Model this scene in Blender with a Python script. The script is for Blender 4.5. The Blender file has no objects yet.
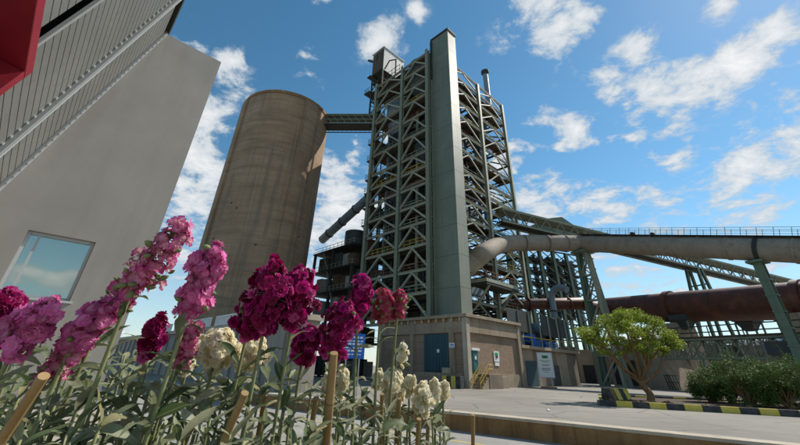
import bpy, math, random
from mathutils import Vector as V, Matrix, Quaternion
random.seed(7)
R = random.random
def U(a, b): return a + (b - a) * random.random()

# ---------------------------------------------------------------- camera
FPX, PITCH, ROLL, CAMH, CY = 361.26, .507984, .033282, 1.9, 165.27
scene = bpy.context.scene
col = scene.collection
fw = V((0, math.cos(PITCH), math.sin(PITCH)))
_u = V((0, -math.sin(PITCH), math.cos(PITCH)))
_r = V((1, 0, 0))
cr = _r * math.cos(ROLL) + _u * math.sin(ROLL)
cu = -_r * math.sin(ROLL) + _u * math.cos(ROLL)
CAM = V((0, 0, CAMH))
cd = bpy.data.cameras.new('camera')
cam = bpy.data.objects.new('camera', cd)
col.objects.link(cam)
cd.sensor_width = 36
cd.lens = FPX / 800 * 36
cd.shift_y = -(222.5 - CY) / 800
cd.clip_start = .02
cd.clip_end = 6000
M = Matrix((cr, cu, -fw)).transposed().to_4x4()
M.translation = CAM
cam.matrix_world = M
scene.camera = cam

def ray(x, y): return (x - 400) / FPX * cr + (CY - y) / FPX * cu + fw
def gz(x, y, z=0.):
    d = ray(x, y); return CAM + d * ((z - CAMH) / d.z)
def atF(x, y, F): return CAM + ray(x, y) * F
def atY(x, y, Y):
    d = ray(x, y); return CAM + d * (Y / d.y)

# ---------------------------------------------------------------- world, sun, exposure
SUN_EL = math.radians(45)
SUN_AZ = math.atan2(.89, .456)            # from +Y towards +X
sun_dir = V((math.sin(SUN_AZ) * math.cos(SUN_EL), math.cos(SUN_AZ) * math.cos(SUN_EL), math.sin(SUN_EL)))
world = bpy.data.worlds.new('World')
scene.world = world
world.use_nodes = True

class NT:
    """tiny node-tree helper"""
    def __init__(s, tree): s.t = tree; s.t.nodes.clear()
    def n(s, typ, **kw):
        nd = s.t.nodes.new(typ)
        for k, v in kw.items():
            if k.startswith('i_'):
                key = k[2:]
                key = int(key) if key.isdigit() else key.replace('_', ' ')
                s.set(nd, key, v)
            else: setattr(nd, k, v)
        return nd
    def set(s, nd, key, v):
        if isinstance(v, bpy.types.NodeSocket): s.t.links.new(v, nd.inputs[key])
        elif isinstance(v, bpy.types.Node): s.t.links.new(v.outputs[0], nd.inputs[key])
        else: nd.inputs[key].default_value = v
    def math(s, op, a, b=0., c=None, clamp=False):
        nd = s.n('ShaderNodeMath', operation=op, use_clamp=clamp)
        s.set(nd, 0, a); s.set(nd, 1, b)
        if c is not None: s.set(nd, 2, c)
        return nd.outputs[0]
    def vmath(s, op, a, b):
        nd = s.n('ShaderNodeVectorMath', operation=op); s.set(nd, 0, a); s.set(nd, 1, b)
        return nd.outputs['Value'] if op == 'DOT_PRODUCT' else nd.outputs[0]
    def mix(s, f, a, b, blend='MIX'):
        nd = s.n('ShaderNodeMix', data_type='RGBA', blend_type=blend)
        s.set(nd, 0, f); s.set(nd, 6, rgb(a)); s.set(nd, 7, rgb(b)); return nd.outputs[2]
    def noise(s, vec, scale, detail=4., rough=.55, dist=0.):
        nd = s.n('ShaderNodeTexNoise', i_Scale=scale, i_Detail=detail, i_Roughness=rough, i_Distortion=dist)
        if vec is not None: s.set(nd, 'Vector', vec)
        return nd.outputs[0]
    def ramp(s, f, stops, interp='LINEAR'):
        nd = s.n('ShaderNodeValToRGB'); s.set(nd, 0, f); r = nd.color_ramp; r.interpolation = interp
        while len(r.elements) < len(stops): r.elements.new(.5)
        for e, (p, c) in zip(r.elements, stops):
            e.position = p; e.color = rgb(c)
        return nd.outputs[0]
    def smooth(s, x, a, b, lo=0., hi=1.):
        nd = s.n('ShaderNodeMapRange', interpolation_type='SMOOTHSTEP', clamp=True)
        for k, v in zip(('Value', 'From Min', 'From Max', 'To Min', 'To Max'), (x, a, b, lo, hi)): s.set(nd, k, v)
        return nd.outputs[0]
    def mapping(s, vec, scale=(1, 1, 1), loc=(0, 0, 0)):
        nd = s.n('ShaderNodeMapping', i_Scale=scale, i_Location=loc); s.set(nd, 'Vector', vec); return nd.outputs[0]
def rgb(c):
    if isinstance(c, (tuple, list)): return (*c[:3], 1.)
    if isinstance(c, (int, float)): return (c, c, c, 1.)
    return c

def build_sky():
    t = NT(world.node_tree)
    sky = t.n('ShaderNodeTexSky', sky_type='NISHITA', sun_disc=False, sun_elevation=SUN_EL, sun_rotation=SUN_AZ,
              altitude=300., air_density=1.0, dust_density=.12, ozone_density=1.3)
    hs = t.n('ShaderNodeHueSaturation', i_Hue=.484, i_Saturation=1.22, i_Value=1.2, i_Fac=1.); t.set(hs, 'Color', sky.outputs[0])
    tc = t.n('ShaderNodeTexCoord'); d = tc.outputs['Generated']
    sx = t.n('ShaderNodeSeparateXYZ', i_0=d)
    zz = t.math('ADD', t.math('MAXIMUM', sx.outputs[2], 0.), .22)
    cv = t.n('ShaderNodeCombineXYZ', i_0=t.math('DIVIDE', sx.outputs[0], zz), i_1=t.math('DIVIDE', sx.outputs[1], zz), i_2=.3)
    p = cv.outputs[0]
    big = t.noise(p, 1.15, 3., .5)
    fine = t.noise(p, 7.5, 12., .66, .25)
    puffs = t.smooth(t.noise(p, 3.4, 4., .55), .54, .68, 0., .74)
    # where the fair-weather clouds of this afternoon stand: directions and angular sizes
    blobs = [(545, 22, 44, .9), (585, 18, 26, .7), (515, 15, 20, .55), (384, 36, 24, .9), (416, 14, 11, .6), (352, 8, 14, .55),
             (308, 62, 20, .4), (326, 86, 14, .35), (722, 6, 24, .8), (600, 84, 26, .75), (634, 50, 26, .6), (655, 94, 34, .9),
             (700, 82, 38, 1.), (742, 58, 38, 1.), (782, 34, 34, .95), (578, 132, 28, .7), (540, 120, 18, .65), (636, 118, 18, .7),
             (672, 126, 22, .6), (792, 100, 30, .8), (750, 168, 60, .8), (795, 150, 40, .8), (690, 178, 40, .55),
             (545, 205, 40, .75), (600, 206, 40, .6), (655, 212, 45, .6), (735, 216, 55, .65), (228, 60, 16, .75), (236, 82, 20, .6),
             (205, 120, 30, .7), (196, 160, 36, 1.), (190, 195, 40, 1.), (325, 180, 34, .85), (345, 205, 42, .95), (338, 240, 40, .8),
             (620, 262, 60, .5), (760, 275, 60, .45), (170, 240, 50, .6), (450, 225, 60, .7)]
    tot = None
    for (x, y, r, a) in blobs:
        v = ray(x, y).normalized()
        ang = (ray(x + r, y).normalized() - v).length * 1.05
        dp = t.vmath('DOT_PRODUCT', d, tuple(v))
        e = t.math('EXPONENT', t.math('MULTIPLY', t.math('SUBTRACT', dp, 1.), 2. / (ang * ang)))
        e = t.math('MULTIPLY', e, a)
        tot = e if tot is None else t.math('MAXIMUM', tot, e)
    # cover: the listed clouds plus the same kind of scattered cloud all round
    view = t.smooth(t.vmath('DOT_PRODUCT', d, tuple(fw)), .45, .62)
    wide = t.math('MULTIPLY', t.smooth(big, .52, .72), t.math('SUBTRACT', 1., view))
    cover = t.math('MAXIMUM', t.math('MAXIMUM', tot, wide), puffs)
    dens = t.math('ADD', t.math('MULTIPLY', cover, .72), t.math('MULTIPLY', t.math('SUBTRACT', fine, .5), 2.1))
    mask = t.smooth(dens, .20, .58)
    mask = t.math('MULTIPLY', mask, t.smooth(cover, .02, .3))
    shade = t.smooth(dens, .3, 1.05)
    ccol = t.mix(shade, (5.0, 5.6, 6.1), (8.6, 8.5, 8.4))
    low = t.smooth(sx.outputs[2], -.02, .42, .5, 0.)           # bright haze low over the horizon
    base = t.mix(low, hs.outputs[0], (4.6, 6.1, 7.0))
    c = t.mix(t.math('MULTIPLY', mask, .93), base, ccol)
    bg = t.n('ShaderNodeBackground', i_Color=c, i_Strength=.1)
    t.n('ShaderNodeOutputWorld', i_Surface=bg.outputs[0])
build_sky()
sl = bpy.data.lights.new('sun', 'SUN'); sl.energy = 4.9; sl.angle = math.radians(.53); sl.color = (1., .94, .85)
sun = bpy.data.objects.new('sun', sl); col.objects.link(sun)
sun.rotation_euler = sun_dir.to_track_quat('Z', 'Y').to_euler()
scene.view_settings.view_transform = 'Standard'
scene.view_settings.look = 'None'
scene.view_settings.exposure = 0.2
scene.view_settings.gamma = 1.
scene.render.engine = 'CYCLES'

# ---------------------------------------------------------------- mesh helpers
ORG = {}
def props(o, label=None, cat=None, group=None, kind=None):
    if label: o['label'] = label
    if cat: o['category'] = cat
    if group: o['group'] = group
    if kind: o['kind'] = kind
    return o
def thing(name, label, cat, loc, group=None):
    o = bpy.data.objects.new(name, None); col.objects.link(o)
    o.location = loc; o.empty_display_size = .2; ORG[o.name] = V(loc)
    return props(o, label, cat, group)
Z = V((0, 0, 1))
class MB:
    def __init__(s): s.v = []; s.f = []
    def add(s, vs, fs):
        k = len(s.v); s.v += [V(q) for q in vs]; s.f += [tuple(i + k for i in f) for f in fs]; return s
    def box(s, o, a, b, c):
        o, a, b, c = V(o), V(a), V(b), V(c)
        if a.cross(b).dot(c) < 0: a, b = b, a
        return s.add([o, o + a, o + a + b, o + b, o + c, o + a + c, o + a + b + c, o + b + c],
                     [(0, 3, 2, 1), (4, 5, 6, 7), (0, 1, 5, 4), (1, 2, 6, 5), (2, 3, 7, 6), (3, 0, 4, 7)])
    def ext(s, prof, p, q, up=Z, spin=0):
        """profile (list of 2D) swept from p to q"""
        p, q, up = V(p), V(q), V(up); d = (q - p).normalized()
        a = d.cross(up)
        if a.length < 1e-4: a = d.cross(V((0, 1, 0)))
        a.normalize(); b = a.cross(d)
        n = len(prof)
        vs = [p + a * x + b * y for x, y in prof] + [q + a * x + b * y for x, y in prof]
        area = sum(prof[i][0] * prof[(i + 1) % n][1] - prof[(i + 1) % n][0] * prof[i][1] for i in range(n))
        fs = [(i, (i + 1) % n, n + (i + 1) % n, n + i) for i in range(n)] + [tuple(range(n - 1, -1, -1)), tuple(range(n, 2 * n))]
        # a x b = -d for a CCW profile seen along d
        if area > 0: fs = [tuple(reversed(f)) for f in fs]
        return s.add(vs, fs)
    def bar(s, p, q, w, h, up=Z):
        return s.ext([(-w / 2, -h / 2), (w / 2, -h / 2), (w / 2, h / 2), (-w / 2, h / 2)], p, q, up)
    def ibar(s, p, q, w, h, up=Z, t=.12):
        tf = h * t; tw = w * t * .8
        pr = [(-w / 2, -h / 2), (w / 2, -h / 2), (w / 2, -h / 2 + tf), (tw / 2, -h / 2 + tf), (tw / 2, h / 2 - tf), (w / 2, h / 2 - tf),
              (w / 2, h / 2), (-w / 2, h / 2), (-w / 2, h / 2 - tf), (-tw / 2, h / 2 - tf), (-tw / 2, -h / 2 + tf), (-w / 2, -h / 2 + tf)]
        return s.ext(pr, p, q, up)
    def tube(s, pts, rad, n=12, caps=True):
        pts = [V(p) for p in pts]
        if not isinstance(rad, (list, tuple)): rad = [rad] * len(pts)
        k = len(s.v); a = None
        for i, p in enumerate(pts):
            d = (pts[min(i + 1, len(pts) - 1)] - pts[max(i - 1, 0)]).normalized()
            if a is None:
                a = d.cross(Z)
                if a.length < 1e-3: a = d.cross(V((1, 0, 0)))
            else: a = a - d * a.dot(d)
            a.normalize(); b = d.cross(a)
            for j in range(n):
                t = 2 * math.pi * j / n
                s.v.append(p + (a * math.cos(t) + b * math.sin(t)) * rad[i])
        for i in range(len(pts) - 1):
            for j in range(n):
                j2 = (j + 1) % n
                s.f.append((k + i * n + j, k + i * n + j2, k + (i + 1) * n + j2, k + (i + 1) * n + j))
        if caps:
            s.f.append(tuple(k + j for j in range(n - 1, -1, -1)))
            s.f.append(tuple(k + (len(pts) - 1) * n + j for j in range(n)))
        return s
    def prism(s, poly, z0, z1):
        n = len(poly)
        ar = sum(poly[i][0] * poly[(i + 1) % n][1] - poly[(i + 1) % n][0] * poly[i][1] for i in range(n))
        if ar < 0: poly = poly[::-1]
        vs = [(x, y, z0) for x, y in poly] + [(x, y, z1) for x, y in poly]
        return s.add(vs, [tuple(range(n - 1, -1, -1)), tuple(range(n, 2 * n))] + [(i, (i + 1) % n, n + (i + 1) % n, n + i) for i in range(n)])
    def mesh(s, name, mat, smooth=None, org=V((0, 0, 0))):
        me = bpy.data.meshes.new(name)
        me.from_pydata([tuple(q - org) for q in s.v], [], s.f)
        me.materials.append(MAT[mat] if isinstance(mat, str) else mat)
        if smooth is not None:
            me.shade_smooth()
            if smooth < 3: me.set_sharp_from_angle(angle=smooth)
        me.update()
        return me
    def build(s, name, mat, parent=None, smooth=None, bevel=0, **kw):
        org = ORG[parent.name] if parent else V((0, 0, 0))
        if parent is None and kw.get('at') is not None: org = V(kw['at'])
        at = kw.pop('at', None)
        o = bpy.data.objects.new(name, s.mesh(name, mat, smooth, org)); col.objects.link(o)
        if parent: o.parent = parent; ORG[o.name] = org
        else: o.location = org; ORG[o.name] = org
        if bevel:
            m = o.modifiers.new('bevel', 'BEVEL'); m.width = bevel; m.segments = 2; m.limit_method = 'ANGLE'
        return props(o, **kw)
def inst(name, mesh, parent, mat_world):
    """one more object on shared mesh data"""
    o = bpy.data.objects.new(name, mesh); col.objects.link(o)
    if parent is not None:
        o.parent = parent
        mat_world = Matrix.Translation(-ORG[parent.name]) @ mat_world
    o.matrix_basis = mat_world
    return o

# ---------------------------------------------------------------- materials
MAT = {}
def material(name, fn, rough=.8, metal=0., spec=.3, bump=None, transl=None):
    m = bpy.data.materials.new(name); m.use_nodes = True; MAT[name] = m
    t = NT(m.node_tree)
    tc = t.n('ShaderNodeTexCoord'); geo = t.n('ShaderNodeNewGeometry')
    p = geo.outputs['Position']
    c = fn(t, p, tc)
    h = None
    if isinstance(c, tuple) and len(c) == 2 and not isinstance(c[0], (int, float)): c, h = c
    b = t.n('ShaderNodeBsdfPrincipled', i_Roughness=rough, i_Metallic=metal)
    b.inputs['Specular IOR Level'].default_value = spec
    t.set(b, 'Base Color', rgb(c))
    if h is not None and bump:
        bp = t.n('ShaderNodeBump', i_Strength=bump[0], i_Distance=bump[1]); t.set(bp, 'Height', h); t.set(b, 'Normal', bp.outputs[0])
    sh = b.outputs[0]
    if transl:
        tr = t.n('ShaderNodeBsdfTranslucent'); t.set(tr, 'Color', rgb(c))
        mx = t.n('ShaderNodeMixShader', i_0=transl); t.set(mx, 1, sh); t.set(mx, 2, tr.outputs[0]); sh = mx.outputs[0]
    t.n('ShaderNodeOutputMaterial', i_Surface=sh)
    return m
def weathered(base, dark, light, sc=.6, streak=True, amount=.6):
    def fn(t, p, tc):
        a = t.noise(p, sc, 6., .6)
        c = t.mix(t.smooth(a, .35, .7), base, light)
        if streak:
            st = t.noise(t.mapping(p, (1.6, 1.6, .09)), 1.3, 6., .65)
            c = t.mix(t.math('MULTIPLY', t.smooth(st, .5, .72), amount), c, dark)
        f = t.noise(p, sc * 14, 4., .6)
        c = t.mix(t.math('MULTIPLY', t.smooth(f, .45, .75), .25), c, dark)
        return c, t.math('ADD', t.math('MULTIPLY', f, .5), a)
    return fn
def painted(base, rust=.35, rustcol=(.13, .06, .03), sc=1.1):
    def fn(t, p, tc):
        oi = t.n('ShaderNodeObjectInfo')
        a = t.noise(p, sc, 7., .65)
        st = t.noise(t.mapping(p, (2.5, 2.5, .2)), 1.2, 5., .6)
        c = t.mix(t.math('MULTIPLY', oi.outputs['Random'], .5), base, tuple(q * .68 for q in base))
        c = t.mix(t.smooth(st, .42, .72, 0, .5), c, tuple(q * .55 for q in base))
        c = t.mix(t.math('MULTIPLY', t.smooth(a, .56, .72), rust), c, rustcol)
        return c, a
    return fn
def plain(c, var=.15, sc=8.):
    def fn(t, p, tc):
        a = t.noise(p, sc, 4., .6)
        return t.mix(a, tuple(q * (1 - var) for q in c), tuple(min(1, q * (1 + var)) for q in c)), a
    return fn
def objrand(c1, c2, var=.2, sc=6.):
    def fn(t, p, tc):
        oi = t.n('ShaderNodeObjectInfo'); a = t.noise(p, sc, 3., .6)
        c = t.mix(oi.outputs['Random'], c1, c2)
        return t.mix(t.smooth(a, .3, .7, 0, var), c, tuple(q * .4 for q in c1)), a
    return fn

def asphalt(t, p, tc):
    a = t.noise(p, .09, 7., .62); b = t.noise(p, 1.1, 7., .7); f = t.noise(p, 38., 3., .7)
    c = t.ramp(a, [(.3, (.195, .177, .15)), (.52, (.265, .242, .205)), (.72, (.35, .318, .268))])
    c = t.mix(t.smooth(b, .55, .7, 0, .55), c, (.13, .125, .118))
    tr = t.noise(t.mapping(p, (.12, 1.4, 1)), .7, 4., .6)         # tyre-worn streaks along the road
    c = t.mix(t.smooth(tr, .52, .68, 0, .55), c, (.15, .14, .125))
    vo = t.n('ShaderNodeTexVoronoi', feature='DISTANCE_TO_EDGE', i_Scale=.22)
    wv = t.vmath('ADD', p, t.n('ShaderNodeTexNoise', i_Scale=.8, i_Detail=6.).outputs[1]); t.set(vo, 'Vector', wv)
    c = t.mix(t.smooth(vo.outputs[0], .004, .016, .55, 0), c, (.07, .066, .06))
    c = t.mix(t.smooth(f, .4, .75, 0, .4), c, (.13, .125, .12))
    return c, t.math('ADD', f, b)
material('asphalt', asphalt, .92, bump=(.25, .02))
material('lane', weathered((.24, .23, .21), (.15, .145, .135), (.31, .30, .27), .4, False), .92, bump=(.2, .02))
material('concrete', weathered((.285, .222, .155), (.12, .09, .062), (.36, .285, .205), .5), .9, bump=(.3, .03))
material('coping', weathered((.40, .34, .26), (.24, .19, .14), (.48, .42, .33), .9), .9, bump=(.3, .02))
material('stained_concrete', weathered((.22, .125, .052), (.085, .045, .018), (.31, .185, .085), .9, True, .8), .92, bump=(.4, .03))
material('dark_concrete', weathered((.17, .135, .10), (.075, .058, .042), (.23, .185, .14), .6), .9, bump=(.3, .03))
material('grey_concrete', weathered((.28, .255, .22), (.14, .125, .105), (.35, .32, .28), .4), .9, bump=(.3, .03))
def render_wall(t, p, tc):
    a = t.noise(p, .55, 6., .6); st = t.noise(t.mapping(p, (1.2, 1.2, .12)), 1.1, 5., .6); f = t.noise(p, 30., 4., .6)
    c = t.ramp(a, [(.3, (.262, .246, .222)), (.7, (.322, .304, .276))])
    c = t.mix(t.smooth(st, .46, .68, 0, .42), c, (.215, .197, .17))
    return t.mix(t.smooth(f, .4, .8, 0, .18), c, (.25, .235, .21)), f
material('render', render_wall, .9, bump=(.12, .01))
def silo_concrete(t, p, tc):
    bands = t.noise(t.mapping(p, (.10, .10, .8)), 1.1, 9., .72)
    lifts = t.n('ShaderNodeTexWave', wave_type='BANDS', bands_direction='Z', i_Scale=.3, i_Distortion=3.5, i_Detail=4.)
    t.set(lifts, 'Vector', t.mapping(p, (.12, .12, 1.)))
    blot = t.noise(p, .13, 7., .68); drip = t.noise(t.mapping(p, (1.1, 1.1, .035)), .9, 6., .65); f = t.noise(p, 3.2, 5., .7)
    c = t.ramp(blot, [(.3, (.24, .160, .098)), (.5, (.32, .218, .135)), (.7, (.39, .28, .18))])
    c = t.mix(t.smooth(bands, .46, .64, 0, .5), c, (.15, .105, .07))
    c = t.mix(t.math('MULTIPLY', t.smooth(lifts.outputs[1], .6, .95), .14), c, (.15, .12, .09))
    c = t.mix(t.smooth(drip, .48, .64, 0, .6), c, (.15, .12, .09))
    c = t.mix(t.smooth(f, .5, .75, 0, .3), c, (.16, .13, .10))
    return c, t.math('ADD', bands, t.math('MULTIPLY', f, .5))
material('silo', silo_concrete, .93, bump=(.5, .12))
def brick(t, p, tc):
    q = t.n('ShaderNodeTexBrick', i_Scale=1., offset=.5)
    for k, v in (('Mortar Size', .012), ('Brick Width', .4), ('Row Height', .2), ('Bias', 0.)): q.inputs[k].default_value = v
    s = t.n('ShaderNodeSeparateXYZ', i_0=p)
    t.set(q, 'Vector', t.n('ShaderNodeCombineXYZ', i_0=t.math('ADD', t.math('MULTIPLY', s.outputs[0], .72), t.math('MULTIPLY', s.outputs[1], .69)), i_1=s.outputs[2]).outputs[0])
    q.inputs['Color1'].default_value = (.25, .175, .118, 1); q.inputs['Color2'].default_value = (.31, .22, .15, 1); q.inputs['Mortar'].default_value = (.15, .115, .085, 1)
    a = t.noise(p, .5, 6., .65)
    return t.mix(t.smooth(a, .5, .75, 0, .5), q.outputs[0], (.12, .09, .065)), q.outputs[1]
material('brick', brick, .92, bump=(-.3, .01))
material('green_steel', painted((.22, .245, .18), .55), .6, bump=(.1, .01))
material('green_column', painted((.15, .205, .145), .3), .55)
material('pale_steel', painted((.33, .34, .255), .45), .6)
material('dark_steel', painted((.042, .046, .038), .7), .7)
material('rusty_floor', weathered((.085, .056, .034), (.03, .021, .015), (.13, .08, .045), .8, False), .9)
material('rail_rust', painted((.24, .10, .06), .5), .7)
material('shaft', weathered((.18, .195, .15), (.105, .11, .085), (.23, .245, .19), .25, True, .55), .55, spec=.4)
material('shaft_shaded', weathered((.135, .16, .118), (.08, .098, .07), (.17, .195, .148), .25, True, .4), .55, spec=.4)  # darker copy of the cladding: the left face's shade put into the colour
material('vessel', painted((.175, .24, .275), .35), .5, spec=.45)
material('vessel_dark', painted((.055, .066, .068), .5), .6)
material('white_clad', painted((.62, .62, .58), .15), .6)
def duct_mat(t, p, tc):
    a = t.noise(p, .7, 7., .65); st = t.noise(p, 2.6, 5., .7); s = t.n('ShaderNodeSeparateXYZ', i_0=tc.outputs['Generated'])
    c = t.ramp(a, [(.3, (.235, .195, .148)), (.6, (.315, .268, .21)), (.8, (.19, .138, .092))])
    c = t.mix(t.smooth(st, .56, .7, 0, .75), c, (.17, .10, .055))
    return t.mix(t.smooth(t.noise(p, 9., 4., .7), .5, .7, 0, .3), c, (.22, .18, .14)), a
material('duct', duct_mat, .78, bump=(.2, .06), spec=.25)
def kiln_mat(t, p, tc):
    a = t.noise(p, .55, 7., .65); b = t.noise(p, 3., 6., .7)
    c = t.ramp(a, [(.3, (.05, .018, .012)), (.55, (.105, .033, .018)), (.75, (.18, .07, .036))])
    return t.mix(t.smooth(b, .5, .7, 0, .5), c, (.04, .022, .018)), b
material('kiln', kiln_mat, .55, bump=(.2, .05), spec=.45)
material('teal_door', painted((.035, .085, .10), .1), .55)
material('teal_bright', painted((.045, .15, .155), .1), .5)
material('white_paint', plain((.72, .72, .69), .08), .6)
material('sign_green', plain((.03, .30, .10), .1), .5)
material('sign_dark', plain((.05, .06, .06), .1), .5)
material('sign_blue', plain((.015, .13, .50), .08), .45)
material('sign_text', plain((.70, .73, .76), .05), .5)
material('sign_grey_text', plain((.22, .24, .26), .05), .5)
material('yellow', weathered((.60, .46, .06), (.26, .20, .07), (.66, .54, .14), 2.5, False, .5), .75, bump=(.2, .01))
material('black_paint', weathered((.035, .037, .042), (.02, .02, .02), (.09, .085, .08), 2.5, False), .75, bump=(.2, .01))
material('yellow_rail', painted((.62, .42, .05), .35), .5)
material('louvre', weathered((.13, .13, .12), (.08, .08, .073), (.16, .16, .148), .5, False), .5, metal=.0, spec=.45)
material('louvre_rail', plain((.24, .245, .24), .1), .45, spec=.5)
material('shadow_gap', plain((.035, .035, .035), .2), .9)
material('red_paint', weathered((.20, .008, .018), (.12, .004, .009), (.24, .011, .022), 2., False), .4, spec=.5)
material('frame_alu', plain((.42, .44, .44), .08), .4, spec=.5)
material('soil', plain((.07, .05, .035), .4, 30.), .95)
material('paving', weathered((.30, .27, .23), (.2, .18, .15), (.36, .33, .28), 1.5, False), .9)
material('bamboo', weathered((.29, .175, .07), (.13, .075, .03), (.38, .25, .11), 14., True, .5), .55)
material('bamboo_node', plain((.20, .12, .05), .3, 60.), .7)
material('tie', plain((.03, .05, .035), .2, 60.), .6)
def bark(t, p, tc):
    a = t.noise(t.mapping(p, (5, 5, 1.2)), 2., 6., .65)
    return t.ramp(a, [(.3, (.13, .075, .035)), (.6, (.25, .15, .07)), (.8, (.34, .22, .11))]), a
material('bark', bark, .9, bump=(.5, .03))
def leafy(c1, c2, c3):
    def fn(t, p, tc):
        a = t.noise(p, 1.3, 4., .6); r = t.n('ShaderNodeNewGeometry').outputs['Random Per Island']
        c = t.mix(t.smooth(a, .35, .65), c1, c2)
        return t.mix(t.math('MULTIPLY', r, .75), c, c3)
    return fn
material('tree_leaf', leafy((.22, .29, .028), (.33, .38, .05), (.11, .165, .02)), .5, transl=.5)
material('shrub_leaf', leafy((.085, .15, .028), (.15, .215, .045), (.045, .085, .02)), .6, transl=.2)
material('palm_leaf', leafy((.10, .17, .05), (.16, .24, .07), (.05, .10, .03)), .5, transl=.3)
def plant_leaf(t, p, tc):
    oi = t.n('ShaderNodeObjectInfo'); g = t.n('ShaderNodeSeparateXYZ', i_0=tc.outputs['Object'])
    mid = t.smooth(t.math('ABSOLUTE', g.outputs[0]), .0, .0016, 1., 0.)
    a = t.noise(p, 45., 4., .6)
    c = t.ramp(oi.outputs['Random'], [(0., (.05, .085, .028)), (.25, (.13, .17, .075)), (.55, (.27, .295, .175)), (.9, (.42, .42, .29)), (1., (.42, .36, .16))])
    c = t.mix(t.smooth(a, .4, .7, 0, .4), c, (.10, .125, .06))
    return t.mix(t.math('MULTIPLY', mid, .5), c, (.36, .38, .25))
material('stock_leaf', plant_leaf, .55, transl=.4)
material('stock_stem', plain((.19, .20, .085), .25, 40.), .6)
def floret(outer1, outer2, centre, shade, dk=.6):
    def fn(t, p, tc):
        oi = t.n('ShaderNodeObjectInfo'); d = t.n('ShaderNodeVectorMath', operation='LENGTH'); t.set(d, 0, tc.outputs['Object'])
        c = t.ramp(oi.outputs['Random'], [(0., tuple(q * dk for q in outer1)), (.3, outer1), (.78, outer2), (1., tuple(min(.92, q * 1.15 + .14) for q in outer2))])  # random dark and near-white florets put sunlit contrast into the colour
        n = t.noise(tc.outputs['Object'], 190., 3., .6)
        c = t.mix(t.smooth(n, .4, .7, 0, .45), c, shade)
        return t.mix(t.smooth(d.outputs['Value'], .003, .012, .85, 0), c, centre)
    return fn
material('fl_magenta', floret((.32, .003, .085), (.68, .02, .30), (.20, .004, .04), (.17, .002, .04)), .5, transl=.42)
material('fl_red', floret((.45, .010, .085), (.60, .03, .20), (.55, .25, .20), (.30, .008, .06)), .5, transl=.52)
material('fl_pink', floret((.50, .007, .20), (.86, .13, .50), (.86, .44, .62), (.36, .005, .12)), .5, transl=.52)
material('fl_deep', floret((.34, .004, .11), (.76, .07, .38), (.82, .46, .52), (.20, .003, .05)), .5, transl=.52)
material('fl_white', floret((.86, .80, .64), (.90, .86, .76), (.82, .74, .46), (.82, .72, .52), .98), .5, transl=.52)
material('bud', plain((.22, .25, .10), .25, 60.), .6, transl=.2)

# ---------------------------------------------------------------- frames of reference on the ground
YAW = .806578
TC = V((4.66, 51.85, 0))
DL = V((-math.cos(YAW), math.sin(YAW), 0)); DR = V((math.sin(YAW), math.cos(YAW), 0))
def T(u, v, z=0.): return TC + DL * u + DR * v + Z * z
def onp(x, y, P, n):
    d = ray(x, y); return CAM + d * ((V(P) - CAM).dot(n) / d.dot(n))
def uvz(P): q = P - TC; return q.dot(DL), q.dot(DR), P.z

# ================================================================= THE SETTING
W0 = gz(440, 411); W1 = gz(780, 445); WD = (W1 - W0); WD.z = 0; WD.normalize()
WN = V((WD.y, -WD.x, 0))
if WN.y > 0: WN = -WN                                   # towards the camera
def Wl(t, off=0., z=0.): q = W0 + WD * t + WN * off; return V((q.x, q.y, z))
LOW = -.72
m = MB()
m.add([Wl(-2500), Wl(2500), Wl(2500, -3500), Wl(-2500, -3500)], [(0, 1, 2, 3)])
m.build('ground', 'asphalt', kind='structure')
m = MB()
m.add([Wl(-2500, 0.02, LOW), Wl(-2500, 900, LOW), Wl(2500, 900, LOW), Wl(2500, .02, LOW)], [(0, 1, 2, 3)])
m.build('road', 'lane', kind='structure')
m = MB()
m.box(Wl(-60, 2.6, LOW + .004), WD * 160, WN * .13, Z * .001)
m.build('lane_marking', 'yellow', kind='structure')
# terrace on which the office building and the flower bed stand
TER = .9
tp = [(-40, -30), (1.6, -30), (1.6, 2.1), (-2.6, 2.1), (-6.3, 10.6), (-40, 10.6)]
MB().prism(tp, LOW - .3, TER).build('terrace', 'paving', kind='structure')

# retaining wall with coping slabs
rw = thing('retaining_wall', 'long low brown stained concrete retaining wall holding up the upper road', 'wall', Wl(0, 0, LOW))
t0 = -46.
while t0 < 60:
    L = 11.98
    MB().box(Wl(t0, -.55, LOW - .2), WD * L, WN * .57, Z * (-LOW + .2 - .09)).build('wall_panel', 'stained_concrete', rw)
    MB().box(Wl(t0 + .006, -.75, -.088), WD * (L - .01), WN * .82, Z * .112).build('coping_slab', 'coping', rw, bevel=.012)
    t0 += 12.

# ================================================================= PREHEATER TOWER
LEV = [0., 3.6, 7.3, 11.0, 14.2, 17.9, 21.4, 24.5, 27.9, 31.0, 33.9, 38.3, 42.3, 46.3, 49.8, 53.5, 56.6]
UC = [0., 6.75, 15.]
VC = [0., 6.2, 17.4, 27.8]
tower = thing('preheater_tower', 'tall open green-grey steel lattice tower full of vessels behind the brown building', 'tower', T(7.5, 14))
def col_at(u, v, top, up, w=.62, h=.7, mat='green_steel'):
    MB().ibar(T(u, v), T(u, v, top), w, h, up).build('column', mat, tower)
TOPL, TOPR = 57.2, 59.4
for u in UC: col_at(u, 0, TOPL + .2, DR)
col_at(-.02, .95, 57., DL, .5, .5)
for v in VC[1:]: col_at(0, v, TOPR + .2, DL, mat='pale_steel')
for v in VC[1:]: col_at(15., v, TOPL, DL)
col_at(6.75, 27.8, TOPR, DR); col_at(6.75, 6.2, 56, DR); col_at(6.75, 17.4, 56, DR)
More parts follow.
